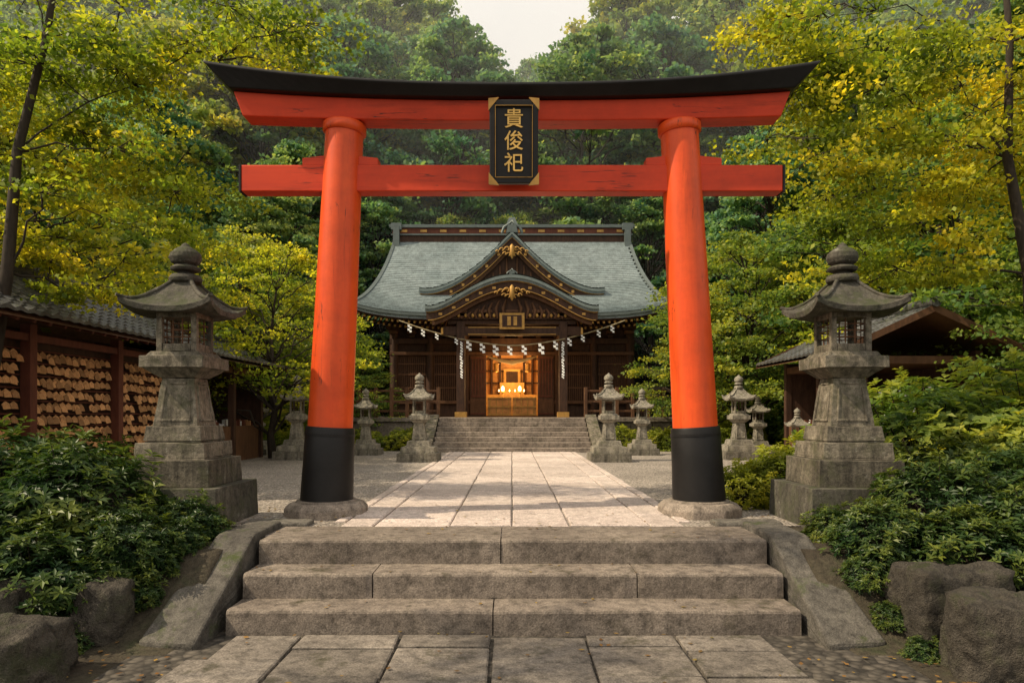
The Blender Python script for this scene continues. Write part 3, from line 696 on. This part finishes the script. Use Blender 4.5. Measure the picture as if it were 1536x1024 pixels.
# interior
mb = MB(); mb.box(-2.0, 2.0, 29.5, 29.6, PZ, 4.6, 0); mb.box(-2.1, -2.0, 26.7, 29.5, PZ, 4.6, 0); mb.box(2.0, 2.1, 26.7, 29.5, PZ, 4.6, 0); mb.box(-2, 2, 26.7, 29.5, 4.6, 4.7, 1); mb.box(-2, 2, 26.3, 29.5, PZ+.002, PZ+.04, 1)
mb.box(-1.1, 1.1, 28.4, 29.3, PZ+.04, PZ+.9, 2); mb.box(-.5, .5, 28.7, 29.3, PZ+.9, PZ+1.4, 2)
for x in (-.85, -.5, .5, .85): mb.box(x-.04, x+.04, 29.3, 29.48, PZ, 4.5, 1)
for zz in (3.0, 3.5, 4.0): mb.box(-1.9, 1.9, 29.38, 29.49, zz, zz+.06, 1)
mb.box(-.35, .35, 29.2, 29.29, 2.9, 3.6, 2); mb.box(-.24, .24, 29.17, 29.199, 2.98, 3.5, 1)
for sx in (-1, 1):
    a, b = sorted((sx*.02, sx*.92)); mb.box(a, b, FY-.02, FY+.03, PZ+.05, PZ+.72, 3)
    for k in range(4): x = sx*(.12+k*.235); mb.box(x-.02, x+.02, FY-.05, FY-.021, PZ+.05, PZ+.74, 2)
    for zz in (PZ+.06, PZ+.36, PZ+.69): a, b = sorted((sx*.02, sx*.92)); mb.box(a, b, FY-.06, FY-.022, zz, zz+.05, 2)
    mb.lathe([(.01, 3.72), (.12, 3.68), (.10, 3.64), (.09, 3.42), (.12, 3.38), (.01, 3.34)], sx*.62, 27.2, 8, 2); mb.tube([(sx*.62, 27.2, 3.7), (sx*.62, 27.2, 4.6)], [.008, .008], 4, 1)
mb.tube([(-.95, 26.9, 3.95), (-.5, 26.9, 3.8), (0, 26.9, 3.7), (.5, 26.9, 3.8), (.95, 26.9, 3.95)], [.03, .06, .09, .06, .03], 8, 4)
mb.obj('inner_sanctuary', [M_inner, M_wood, M_golddull, M_inner, M_rope], Hh)
lm = MB()
for x in (-.36, .30):
    lm.lathe([(.01, 2.62), (.055, 2.64), (.07, 2.70), (.055, 2.78), (.01, 2.84)], x, 27.4, 14, 0)
for x in (-.52, -.1, .12, 0.48): lm.lathe([(.01, 2.62), (.03, 2.65), (.01, 2.72)], x, 28.0, 8, 0)
lm.obj('lit_lamps', [M_glow], Hh)
mb = MB()
for x in (-.36, .30): mb.tube([(x, 27.4, PZ+.04), (x, 27.4, 2.60)], [.03, .03], 8, 0); mb.tube([(x, 27.4, 2.58), (x, 27.4, 2.62)], [.1, .1], 10, 0)
mb.obj('lamp_stands', [M_golddull], Hh)
for x, y, z, e in ((-.36, 27.1, 2.85, 60), (.30, 27.1, 2.85, 60), (0, 28.0, 3.9, 80), (0, 25.6, 3.9, 60)):  # pair at the lamp stands, then fills without fixtures; last added to light gates
    l = bpy.data.lights.new('lamp_and_fill_light', 'POINT'); l.energy = e; l.color = (1, .55, .20); l.shadow_soft_size = .1
    o = bpy.data.objects.new('lamp_and_fill_light', l); scene.collection.objects.link(o); o.location = (x, y, z); o.parent = Hh
mb = MB(); mb.box(-.42, .42, 23.62, 23.7, 4.60, 5.14, 0); mb.box(-.33, .33, 23.60, 23.618, 4.67, 5.07, 1); mb.box(-.16, -.04, 23.585, 23.598, 4.72, 5.02, 0); mb.box(.05, .17, 23.585, 23.598, 4.72, 5.02, 0)
mb.obj('hall_plaque', [M_golddull, M_wood], Hh)
mb = MB()
for sx in (-1, 1):
    for zz in (PZ+.18, PZ+.5, PZ+.85):
        a, b = sorted((sx*2.4, sx*6.1)); mb.box(a, b, 23.25, 23.33, zz, zz+.07)
    for k in range(8): x = sx*(2.45+k*.52); mb.box(x-.05, x+.05, 23.2, 23.38, PZ, PZ+1.0)
mb.obj('veranda_railing', [M_wood2], Hh, .006)
# shimenawa
SR = empty('shimenawa_rope')
def rope(x): s = x/3.95; return (x, 23.72+.75*s*s, 4.05+.95*abs(s)**1.7)
mb = MB(); pts = [rope(-3.95+7.9*i/60) for i in range(61)]; mb.tube(pts, [.022]*61, 7, 0)
for off in (0, math.pi): mb.tube([(p[0], p[1]+.018*math.cos(i*1.4+off), p[2]+.018*math.sin(i*1.4+off)) for i, p in enumerate(pts)], [.012]*61, 5, 0)
mb.obj('rope', [M_rope], SR)
mb = MB()
def shide(x, y, z, s):
    cx = x; zz = z
    for k in range(4):
        o = (.045 if k % 2 else -.045)*s; w = .05*s; h = .10*s
        mb.add([(cx+o-w, y-.01*k, zz), (cx+o+w, y-.01*k, zz), (cx+o+w+.02*s, y-.012*k-.01, zz-h), (cx+o-w+.02*s, y-.012*k-.01, zz-h)], [(0, 1, 2, 3)]); zz -= h*.85
rs = random.Random(8)
for k in range(15):
    x = -3.5+k*.5+rs.uniform(-.1, .1); p = rope(x); shide(p[0], p[1]-.05, p[2]-.02, rs.uniform(.55, .75) if abs(x) > 1.8 else rs.uniform(.8, 1.05))
for sx in (-1, 1):
    p = rope(sx*1.75)
    for k in range(12): shide(sx*1.72+rs.uniform(-.015, .015), p[1]-.12, p[2]-.1-k*.10, .42)
mb.obj('paper_streamers', [M_white], SR)

# ---------------------------------------------------------------- side buildings
def tiled_roof(mb, x0, x1, y0, y1, ze, zr, m=0):
    cx = (x0+x1)/2; nrow = 9; n = int((y1-y0)/.22)
    for sx in (-1, 1):
        xe = x1 if sx > 0 else x0
        for j in range(nrow):
            t0, t1 = j/nrow, (j+1)/nrow
            f = lambda t: (cx+(xe-cx)*t, ze+(zr-ze)*(1-t)**1.2)
            (a, za), (b, zb) = f(t0), f(t1)
            for i in range(n):
                ya = y0+(y1-y0)*i/n; yb = y0+(y1-y0)*(i+1)/n; ym = (ya+yb)/2
                mb.add([(a, ya, za), (a, ym, za+.035), (a, yb, za), (b, ya, zb+.02), (b, ym, zb+.06), (b, yb, zb+.02), (b, ya, zb-.02), (b, ym, zb+.0), (b, yb, zb-.02)],
                       [(0, 3, 4, 1), (1, 4, 5, 2), (3, 6, 7, 4), (4, 7, 8, 5)], m, random.uniform(.7, 1.3))
        mb.add([(cx, y0, zr-.08), (cx, y1, zr-.08), (xe, y1, ze-.08), (xe, y0, ze-.08)], [(0, 1, 2, 3)], 1)
        mb.add([(cx, y0, zr+.02), (xe, y0, ze+.03), (xe, y0, ze-.1), (cx, y0, zr-.12)], [(0, 1, 2, 3)], 1)
        mb.add([(cx, y1, zr+.02), (xe, y1, ze+.03), (xe, y1, ze-.1), (cx, y1, zr-.12)], [(0, 1, 2, 3)], 1)
    mb.tube([(cx, y0-.05, zr+.06), (cx, y1+.05, zr+.06)], [.1, .1], 8, m)
E = empty('ema_rack')
mb = MB(); tiled_roof(mb, -8.0, -5.85, 6.9, 13.6, 2.98, 3.72); mb.obj('rack_roof', [M_tile, M_wood2], E)
mb = MB()
for y in (7.2, 9.4, 11.5, 13.4): mb.box(-6.56, -6.42, y-.07, y+.07, .5, 2.95); mb.box(-7.9, -7.76, y-.07, y+.07, .5, 3.0)
mb.box(-6.68, -6.64, 7.2, 13.4, .9, 2.9, 1)
for z in (.95, 2.72): mb.box(-6.54, -6.44, 7.2, 13.4, z, z+.1)
for k in range(22): y = 7.2+k*.3; mb.beam((-7.1, y, 3.32), (-5.92, y, 2.90), .05, .06, 0)
for k in range(9): z = 1.12+k*.175; mb.box(-6.60, -6.57, 7.3, 13.3, z+.09, z+.11)
mb.obj('rack_frame', [M_redwood, M_wood], E, .006)
mb = MB(); rr = random.Random(11)
for k in range(9):
    z = 1.10+k*.175; y = 7.35
    while y < 13.3:
        if min(abs(y-q) for q in (7.2, 9.4, 11.5, 13.4)) > .12 and rr.random() > .05:
            for lay in range(rr.choice((1, 2, 3))):
                w = .064; h = .092; dx = .014*lay; tz = rr.uniform(-.012, .012)-lay*.025; tl = rr.uniform(-.16, .16); yy = y+lay*rr.uniform(-.04, .04)
                base = [(-w, 0), (w, 0), (w, h*.75), (0, h*1.12), (-w, h*.75)]
                vs = []
                for xo in (-6.555+dx, -6.545+dx):
                    for a, b in base: vs.append((xo+(.02 if b == 0 else 0), yy+a*math.cos(tl)-b*math.sin(tl), z+tz+a*math.sin(tl)+b*math.cos(tl)))
                mb.add(vs, [(4, 3, 2, 1, 0), (5, 6, 7, 8, 9)]+[(i, (i+1) % 5, 5+(i+1) % 5, 5+i) for i in range(5)], 0, rr.uniform(.5, 1.35))
        y += .142
mb.obj('ema_plaques', [M_ema], E)
def pavilion(name, x0, x1, y0, y1, ze, zr, face):
    E = empty(name); mb = MB(); tiled_roof(mb, x0-.6, x1+.6, y0-.5, y1+.5, ze, zr); mb.obj(name+'_roof', [M_tile, M_wood2], E)
    mb = MB()
    for x in (x0, x1):
        for y in (y0, (y0+y1)/2, y1): mb.box(x-.07, x+.07, y-.07, y+.07, .5, ze)
    fx = x1 if face > 0 else x0; bx = x0 if face > 0 else x1
    mb.box(min(bx, bx+face*.06), max(bx, bx+face*.06), y0, y1, .5, ze, 0); mb.box(x0, x1, y1-.05, y1, .5, ze, 0)
    mb.box(min(fx-face*.5, fx), max(fx-face*.5, fx), y0, y1, GX, 1.45, 1); mb.box(x0, x1, y0, y0+.06, GX, 1.4, 1); mb.box(x0-.05, x1+.05, y0-.05, y1+.05, ze-.25, ze-.1, 1)
    for zz in (1.9, 2.3): mb.box(min(bx, bx+face*.4), max(bx, bx+face*.4), y0+.1, y1-.1, zz, zz+.03, 1)
    mb.obj(name+'_frame', [M_wood, M_wood2], E, .006)
    mb = MB(); q = random.Random(3)
    for k in range(50):
        y = q.uniform(y0+.15, y1-.15); x = fx-face*q.uniform(.05, .45); h = q.uniform(.05, .16); mb.box(x-.04, x+.04, y-.04, y+.04, 1.451, 1.451+h, q.choice((0, 1, 2)), q.uniform(.6, 1.2))
    for k in range(30):
        x = q.uniform(x0+.1, x1-.1); z = q.uniform(1.5, 2.2); mb.box(x-.04, x+.04, y0-.03, y0-.005, z, z+.11, q.choice((0, 1)), q.uniform(.5, .9))
    mb.obj(name+'_goods', [M_ema, M_white, M_redwood], E)
pavilion('amulet_shop', -8.6, -6.6, 14.7, 18.3, 2.95, 3.6, 1)
pavilion('side_pavilion', 6.7, 8.9, 13.4, 17.0, 2.95, 3.75, -1)

# ---------------------------------------------------------------- boulders
def boulder(seed, c, r, blocky=0.6, rz=0.0):
    bm = bmesh.new(); bmesh.ops.create_icosphere(bm, subdivisions=5, radius=1)
    for v in bm.verts:
        p = v.co.copy(); mxx = max(abs(p.x), abs(p.y), abs(p.z)); q = p.lerp(p/mxx*.86, blocky)
        nz = noise.fractal(p*1.3+Vector((seed*7.1, 0, 0)), 1, 2, 5)*.16+noise.fractal(p*5+Vector((seed, 3, 0)), 1, 2, 4)*.05
        v.co = Vector((q.x*r[0], q.y*r[1], q.z*r[2]))*(1+nz)
    me = bpy.data.meshes.new('boulder'); bm.to_mesh(me); bm.free()
    ca = me.color_attributes.new('Col', 'FLOAT_COLOR', 'POINT'); ca.data.foreach_set('color', [1.0]*4*len(me.vertices))
    me.materials.append(M_rock)
    for p in me.polygons: p.use_smooth = True
    inst('boulder', me, c, rz)
boulder(1, (-3.45, 4.55, .08), (.55, .4, .36)); boulder(2, (-3.15, 5.4, .2), (.24, .25, .32), .4, .3); boulder(3, (-3.9, 5.1, .2), (.45, .35, .36), .5)
boulder(4, (3.30, 5.32, .26), (.40, .30, .40), .75, .1); boulder(5, (3.28, 4.70, .22), (.36, .26, .36), .85, -.15); boulder(6, (4.15, 5.1, .25), (.45, .35, .45), .6)
boulder(7, (-4.5, 4.7, .1), (.5, .4, .4), .5)

# ---------------------------------------------------------------- shrubs
def shrub_mesh(name, seed, r, nsp, L, wd, lm, nleaf=7):
    rng = np.random.default_rng(seed); mb = MB()
    d = rng.normal(size=(nsp, 3)); d[:, 2] = np.abs(d[:, 2])*1.0-.12; d /= np.linalg.norm(d, axis=1)[:, None]
    lump = np.array([noise.noise(Vector(v)*2.2+Vector((seed*3.3, 0, 0))) for v in d])
    rad = (rng.uniform(.62, 1.0, nsp)**.6)*(1+.38*lump)
    P = d*rad[:, None]*np.array(r)
    ax = d*.6+np.array([0, 0, .75])+rng.normal(size=(nsp, 3))*.25; ax /= np.linalg.norm(ax, axis=1)[:, None]
    Vs = []; Cs = []
    sc = rng.uniform(.7, 1.2, nsp)
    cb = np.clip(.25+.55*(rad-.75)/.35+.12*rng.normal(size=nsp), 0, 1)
    t1 = np.cross(ax, np.array([.3, .9, .1])); t1 /= np.linalg.norm(t1, axis=1)[:, None]; t2 = np.cross(ax, t1)
    for k in range(nleaf):
        a = 2*math.pi*k/nleaf+rng.uniform(-.4, .4, nsp); el = rng.uniform(.05, .75, nsp)
        rd = t1*np.cos(a)[:, None]+t2*np.sin(a)[:, None]
        dr = rd*np.cos(el)[:, None]+ax*np.sin(el)[:, None]
        sd = np.cross(ax, rd); nn = np.cross(dr, sd)
        l = (L*sc*rng.uniform(.75, 1.15, nsp))[:, None]; w = (wd*sc)[:, None]
        base = P-ax*(rng.uniform(0, .04, nsp)[:, None])
        tip = base+dr*l-np.array([0, 0, 1])*l*.18
        mid = base+dr*l*.48
        V = np.stack([base, mid+sd*w*.5+nn*w*.12, tip, mid-sd*w*.5+nn*w*.12], axis=1).reshape(-1, 3)
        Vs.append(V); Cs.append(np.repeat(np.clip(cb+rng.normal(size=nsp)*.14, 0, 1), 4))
    V = np.concatenate(Vs).astype(np.float32); C = np.concatenate(Cs); n = len(V)//4; b = np.arange(n)*4
    T_ = np.concatenate([np.stack([b, b+1, b+2], 1), np.stack([b, b+2, b+3], 1)])
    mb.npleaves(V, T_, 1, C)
    for i in range(0, nsp, 9):
        mb.tube([(P[i][0]*.1, P[i][1]*.1, -.1), tuple(P[i]*np.array([.6, .6, .5])), tuple(P[i])], [.012, .007, .004], 4, 0, 1.0, False)
    return mb.mesh(name, [M_bark, lm])
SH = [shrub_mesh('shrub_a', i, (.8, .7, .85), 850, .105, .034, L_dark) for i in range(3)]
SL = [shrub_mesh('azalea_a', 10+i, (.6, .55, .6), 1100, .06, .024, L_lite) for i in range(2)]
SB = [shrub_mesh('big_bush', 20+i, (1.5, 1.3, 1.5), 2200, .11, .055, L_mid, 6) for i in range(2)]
SU = [shrub_mesh('wild_bush', 30+i, (1.5, 1.3, 1.5), 500, .30, .15, L_mid, 6) for i in range(2)]
rr = random.Random(21)
for (x, y, s) in ((-3.25, 5.9, .62), (-3.75, 5.55, .85), (-4.5, 5.6, 1.05), (-5.3, 5.9, 1.15), (-3.0, 6.5, .5), (-3.9, 6.3, 1.0), (-4.8, 6.7, 1.15), (-5.9, 6.9, 1.0), (-4.2, 5.1, .75), (-6.2, 7.0, .9), (-4.9, 7.8, 1.0), (-5.6, 8.4, .9), (-3.3, 5.5, .5), (-5.0, 5.0, .9), (-3.05, 5.85, .38), (-3.65, 5.05, .42), (-4.0, 4.7, .4), (-3.35, 5.2, .3), (-2.98, 5.6, .26), (-2.9, 6.15, .3), (-2.95, 6.4, .34),
                (3.2, 6.05, .55), (3.75, 5.75, .72), (4.5, 5.8, .85), (5.3, 6.0, 1.0), (3.0, 6.5, .42), (3.9, 6.4, .8), (4.8, 6.7, 1.0), (5.8, 7.0, 1.1), (5.0, 5.3, .8), (6.4, 7.6, 1.1), (4.9, 7.7, 1.0), (3.0, 5.75, .36), (4.3, 5.45, .5), (2.98, 5.05, .2), (3.75, 5.5, .4), (4.1, 4.7, .35), (2.92, 5.45, .2)):
    inst('shrub', rr.choice(SH), (x, y, gz(x, y)-.02), rr.uniform(0, 6), (s, s, s*rr.uniform(.85, 1.0)))
for (x, y, s) in ((2.85, 8.75, 1.0), (3.4, 8.9, 1.25), (3.9, 9.2, 1.4), (-4.4, 9.0, .8), (4.6, 9.0, 1.5), (-5.0, 9.4, .9), (5.4, 8.6, 1.4), (-4.6, 21.6, 1.2), (-3.4, 21.8, 1.3), (3.4, 21.9, 1.3), (4.6, 21.7, 1.3), (-6, 20.5, 1.5), (6.2, 20.9, 1.5), (-7.2, 20.6, 1.3), (7.2, 22.2, 1.7), (-8.2, 22.4, 1.8)):
    inst('azalea_bush', rr.choice(SL), (x, y, gz(x, y)-.05), rr.uniform(0, 6), s)
for (x, y, s) in ((5.7, 9.4, 1.2), (6.9, 9.0, 1.35), (6.2, 8.2, .95), (9.6, 12.0, 1.4), (10.2, 15, 1.6), (-9.6, 9, 1.5), (-10.2, 20, 1.6), (-8.5, 24.5, 1.5), (8.6, 24.5, 1.5), (10.5, 21, 1.7), (-11, 16, 1.6), (7.9, 26.5, 1.3), (-7.9, 26.5, 1.3)):
    inst('large_bush', rr.choice(SB), (x, y, gz(x, y)-.1), rr.uniform(0, 6), s)

# ---------------------------------------------------------------- framing maples (near), plus an unseen shade tree
def near_maple(name, seed, trunk, tr, boxes, L, nl, lm):
    rng = np.random.default_rng(seed); mb = MB()
    pts = [Vector(p) for p in trunk]; n = len(pts); rad = [tr*(1-.72*i/(n-1)) for i in range(n)]; rad[0] *= 1.3
    mb.tube(pts, rad, 12, 0)
    main = []
    for (x0, x1, y0, y1, z0, z1, cnt, R) in boxes:
        for k in range(cnt):
            c = Vector((rng.uniform(x0, x1), rng.uniform(y0, y1), rng.uniform(z0, z1)))
            cand = [(p, rad[i]*.5) for i, p in enumerate(pts) if i > 1]+main
            best = min(cand, key=lambda q: (q[0]-c).length+max(0, q[0].z-c.z+.1)*2.0-q[1]*6)
            lp = limb(mb, best[0], c, max(.01, min(.05, best[1]*.6)), .006, rng, .06, 5)
            main += [(lp[3], best[1]*.45), (lp[5], best[1]*.3)]
            RR = R*rng.uniform(.7, 1.25)
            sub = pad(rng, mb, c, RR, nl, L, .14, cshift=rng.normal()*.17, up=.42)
            for s2 in sub[:8]:
                mb.tube([lp[5], (Vector(c)+lp[5])/2+Vector(s2)*.45, c+Vector(s2)], [.007, .005, .003], 4, 0, 1.0, False)
    inst(name, mb.mesh(name, [M_bark, lm]), (0, 0, 0))
near_maple('unseen_shade_tree', 1, [(-6.35, 8.5, .3), (-6.4, 8.55, 2), (-6.2, 8.6, 3.5), (-6.15, 8.7, 5.0), (-5.85, 8.8, 6.5), (-5.8, 9.0, 7.8)], .10,
           [(-7.2, -2.5, 8.5, 9.4, 6.1, 7.1, 24, .55), (-7.4, -4.3, 8.6, 10.0, 4.9, 6.2, 19, .55), (-7.4, -4.1, 8.6, 10.0, 3.9, 5.0, 13, .5), (-7.6, -4.9, 8.6, 10.2, 3.2, 4.1, 12, .48)], .074, 400, L_near)
near_maple('unseen_shade_tree', 2, [(6.6, 8.6, .3), (6.5, 8.7, 2), (6.5, 8.8, 3.5), (6.3, 8.9, 5.0), (6.4, 9.0, 6.5), (6.3, 9.0, 7.9)], .10,
           [(3.2, 7.4, 8.5, 9.6, 6.0, 7.1, 26, .56), (3.4, 7.2, 8.6, 10.0, 4.7, 6.2, 28, .56), (4.3, 7.4, 8.6, 10.2, 3.4, 4.8, 14, .5)], .074, 400, L_near)
near_maple('unseen_shade_tree', 3, [(-9.0, 2.0, -.1), (-8.8, 2.1, 2), (-8.4, 2.3, 4), (-7.9, 2.6, 6), (-7.2, 3.0, 8)], .2,  # unseen tree, added out of frame to shade the foreground steps
           [(-9.8, -3.6, 1.6, 4.9, 6.7, 8.4, 9, .60)], .10, 230, L_near)
# ---------------------------------------------------------------- garden trees
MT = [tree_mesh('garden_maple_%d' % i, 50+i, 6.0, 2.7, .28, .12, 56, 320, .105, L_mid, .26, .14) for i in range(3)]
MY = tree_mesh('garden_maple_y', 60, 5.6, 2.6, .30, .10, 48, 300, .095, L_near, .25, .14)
inst('unseen_shade_tree', MY, (-6.1, 18.0, gz(-6, 18)-.05), .5, 1.0); inst('unseen_shade_tree', MY, (-9.8, 15.0, gz(-9.8, 15)-.05), 2.5, 1.3); inst('unseen_shade_tree', MY, (10.6, 17.5, gz(10.6, 17.5)-.05), 4.5, 1.25)
for k, (x, y, s, rz) in enumerate(((-4.9, 23.6, .55, 4.1), (-8.2, 22, 1.15, 1), (7.4, 22.3, 1.15, 3), (5.9, 21.6, .80, 5.2), (10.8, 12.2, 1.0, .3), (12.3, 13.0, 1.5, 3.3), (-12.5, 18, 1.6, 4), (-11, 11, 1.5, 5), (12.5, 20, 1.7, 1.4), (-8.6, 27.5, 1.1, 3), (9.6, 27.5, 1.35, 2), (9.2, 20.5, 1.2, 5))):
    inst('unseen_shade_tree', MT[k % 3], (x, y, gz(x, y)-.05), rz, s)
# ---------------------------------------------------------------- forest
FT = [tree_mesh('forest_tree_%d' % i, 80+i, 17.0, 5.0, .22, .32, 85, 330, .28, L_far, .26, .13) for i in range(4)]
fc = bpy.data.collections.new('forest')
fr2 = random.Random(5)
def top_py(px):
    return float(np.interp(px, [0, 400, 560, 640, 690, 720, 745, 765, 800, 850, 900, 960, 1536], [-250, -140, -40, 0, 45, 95, 150, 150, 90, 55, 35, -20, -260]))
def ftree(x, y, hmax=99):
    g = gz(x, y); s = F/y; px = 768+x*s; h = CAMZ+(HOR-top_py(px))/s-g
    h = min(h, hmax, 24)
    if h < 5: return
    k = h/17.0
    inst('forest_tree', fr2.choice(FT), (x, y, g-.2), fr2.uniform(0, 6.28), (k*fr2.uniform(.85, 1.05), k*fr2.uniform(.85, 1.05), k), fc)
for (yy, sp, x0, x1) in ((41, 5.5, 3.5, 34), (47, 6, 3.0, 40), (55, 6.5, 2.0, 47), (65, 8, 0, 56)):
    for sx in (-1, 1):
        x = x0 if x0 else (0 if sx > 0 else sp)
        while x < x1:
            ftree(sx*x+fr2.uniform(-.8, .8)*(x > 5), yy+fr2.uniform(-1.2, 2), 20 if yy < 43 else (22 if yy < 60 else 26)); x += sp*fr2.uniform(.8, 1.1)
for (x, y, h) in ((-10.8, 31, 12), (11.4, 31, 13), (-15, 25, 11), (15.5, 25, 14), (-17, 32, 15), (17.5, 33, 18), (-15, 18, 9), (16, 17, 11), (22, 27, 18), (14, 12.5, 8), (21, 19, 14), (-7, 37, 12), (7, 37, 12), (0, 37.6, 10), (-3.2, 37.6, 10), (3.2, 37.8, 10), (-11.5, 36, 14), (12.5, 36, 15)):
    ftree(x, y, h)
ff = empty('distant_forest'); ff.instance_type = 'COLLECTION'; ff.instance_collection = fc
uc = bpy.data.collections.new('undergrowth_plants')
for k in range(110):
    x = fr2.uniform(-30, 30); y = fr2.uniform(30, 55)
    if abs(x) < 7.5 and y < 36.5: continue
    inst('undergrowth_bush', fr2.choice(SU), (x, y, gz(x, y)-.2), fr2.uniform(0, 6), fr2.uniform(1.0, 2.0), uc)
for k in range(60):
    sx = fr2.choice((-1, 1)); x = sx*fr2.uniform(11, 20); y = fr2.uniform(8, 30)
    inst('undergrowth_bush', fr2.choice(SU), (x, y, gz(x, y)-.2), fr2.uniform(0, 6), fr2.uniform(.8, 1.5), uc)
uu = empty('undergrowth'); uu.instance_type = 'COLLECTION'; uu.instance_collection = uc

# valley mist hanging in the forest
m, nt, out = newmat('mist'); vs_ = N(nt, 'ShaderNodeVolumeScatter'); vs_.inputs['Color'].default_value = (.97, .99, 1.0, 1); vs_.inputs['Density'].default_value = .014; vs_.inputs['Anisotropy'].default_value = 0.0
nt.links.new(vs_.outputs[0], out.inputs['Volume'])
mb = MB(); mb.box(-70, 70, 34.6, 90, -3, 25.5); mb.obj('mist', [m])

# fallen leaves
rng = np.random.default_rng(9); Pn = []
for k in range(2800):
    x = rng.uniform(-4, 4); y = rng.uniform(2.5, 8.5)
    if abs(x) < 2.28:
        if rng.random() > .14: continue
        if y < 5.5: z = .045
        elif y < 5.86: z = .215
        elif y < 6.24: z = .42
        elif y < 6.98: z = .635
        else: z = GX+.05
    elif abs(x) < 2.9 and 5.0 < y < 7.2: continue
    else: z = gz(x, y)+.02
    Pn.append((x, y, z))
V, Fa, C = leafquads(rng, np.array(Pn), .045, .028, .93)
mb = MB(); mb.npleaves(V, Fa, 0, C); mb.obj('fallen_leaves', [L_litter])

# ---------------------------------------------------------------- light, sky, camera
el = math.radians(46); az = math.radians(77)
Ld = Vector((-math.sin(az)*math.cos(el), -math.cos(az)*math.cos(el), math.sin(el)))
s = bpy.data.lights.new('sun', 'SUN'); s.energy = 5.0; s.angle = math.radians(.6); s.color = (1, .84, .60)
so = bpy.data.objects.new('sun', s); scene.collection.objects.link(so); so.rotation_euler = Ld.to_track_quat('Z', 'Y').to_euler()
w = bpy.data.worlds.new('World'); scene.world = w; w.use_nodes = True; nt = w.node_tree
bg = nt.nodes['Background']; sk = nt.nodes.new('ShaderNodeTexSky'); sk.sky_type = 'NISHITA'; sk.sun_disc = False
sk.sun_elevation = el; sk.sun_rotation = math.atan2(Ld.x, Ld.y); sk.dust_density = 4; sk.air_density = 1.0
tc = nt.nodes.new('ShaderNodeTexCoord')
nn = nt.nodes.new('ShaderNodeTexNoise'); nn.inputs['Scale'].default_value = 2.5; nn.inputs['Detail'].default_value = 5; nt.links.new(tc.outputs['Generated'], nn.inputs['Vector'])
mr = nt.nodes.new('ShaderNodeMapRange'); mr.inputs[1].default_value = .3; mr.inputs[2].default_value = .7; mr.inputs[3].default_value = .7; mr.inputs[4].default_value = .95; nt.links.new(nn.outputs['Fac'], mr.inputs[0])
mx = nt.nodes.new('ShaderNodeMix'); mx.data_type = 'RGBA'; nt.links.new(mr.outputs[0], mx.inputs[0]); nt.links.new(sk.outputs[0], mx.inputs[6]); mx.inputs[7].default_value = (9.4, 8.8, 7.8, 1)
nt.links.new(mx.outputs[2], bg.inputs['Color']); bg.inputs['Strength'].default_value = .12
cam = bpy.data.cameras.new('camera'); cam.sensor_width = 36; cam.lens = 36*F/1536; cam.shift_y = (HOR-512)/1536; cam.clip_end = 1500
co_ = bpy.data.objects.new('camera', cam); scene.collection.objects.link(co_); co_.location = (0, 0, CAMZ); co_.rotation_euler = (math.pi/2, 0, 0); scene.camera = co_
scene.view_settings.view_transform = 'Standard'; scene.view_settings.look = 'None'; scene.view_settings.exposure = 0
print('done', len(bpy.data.objects))
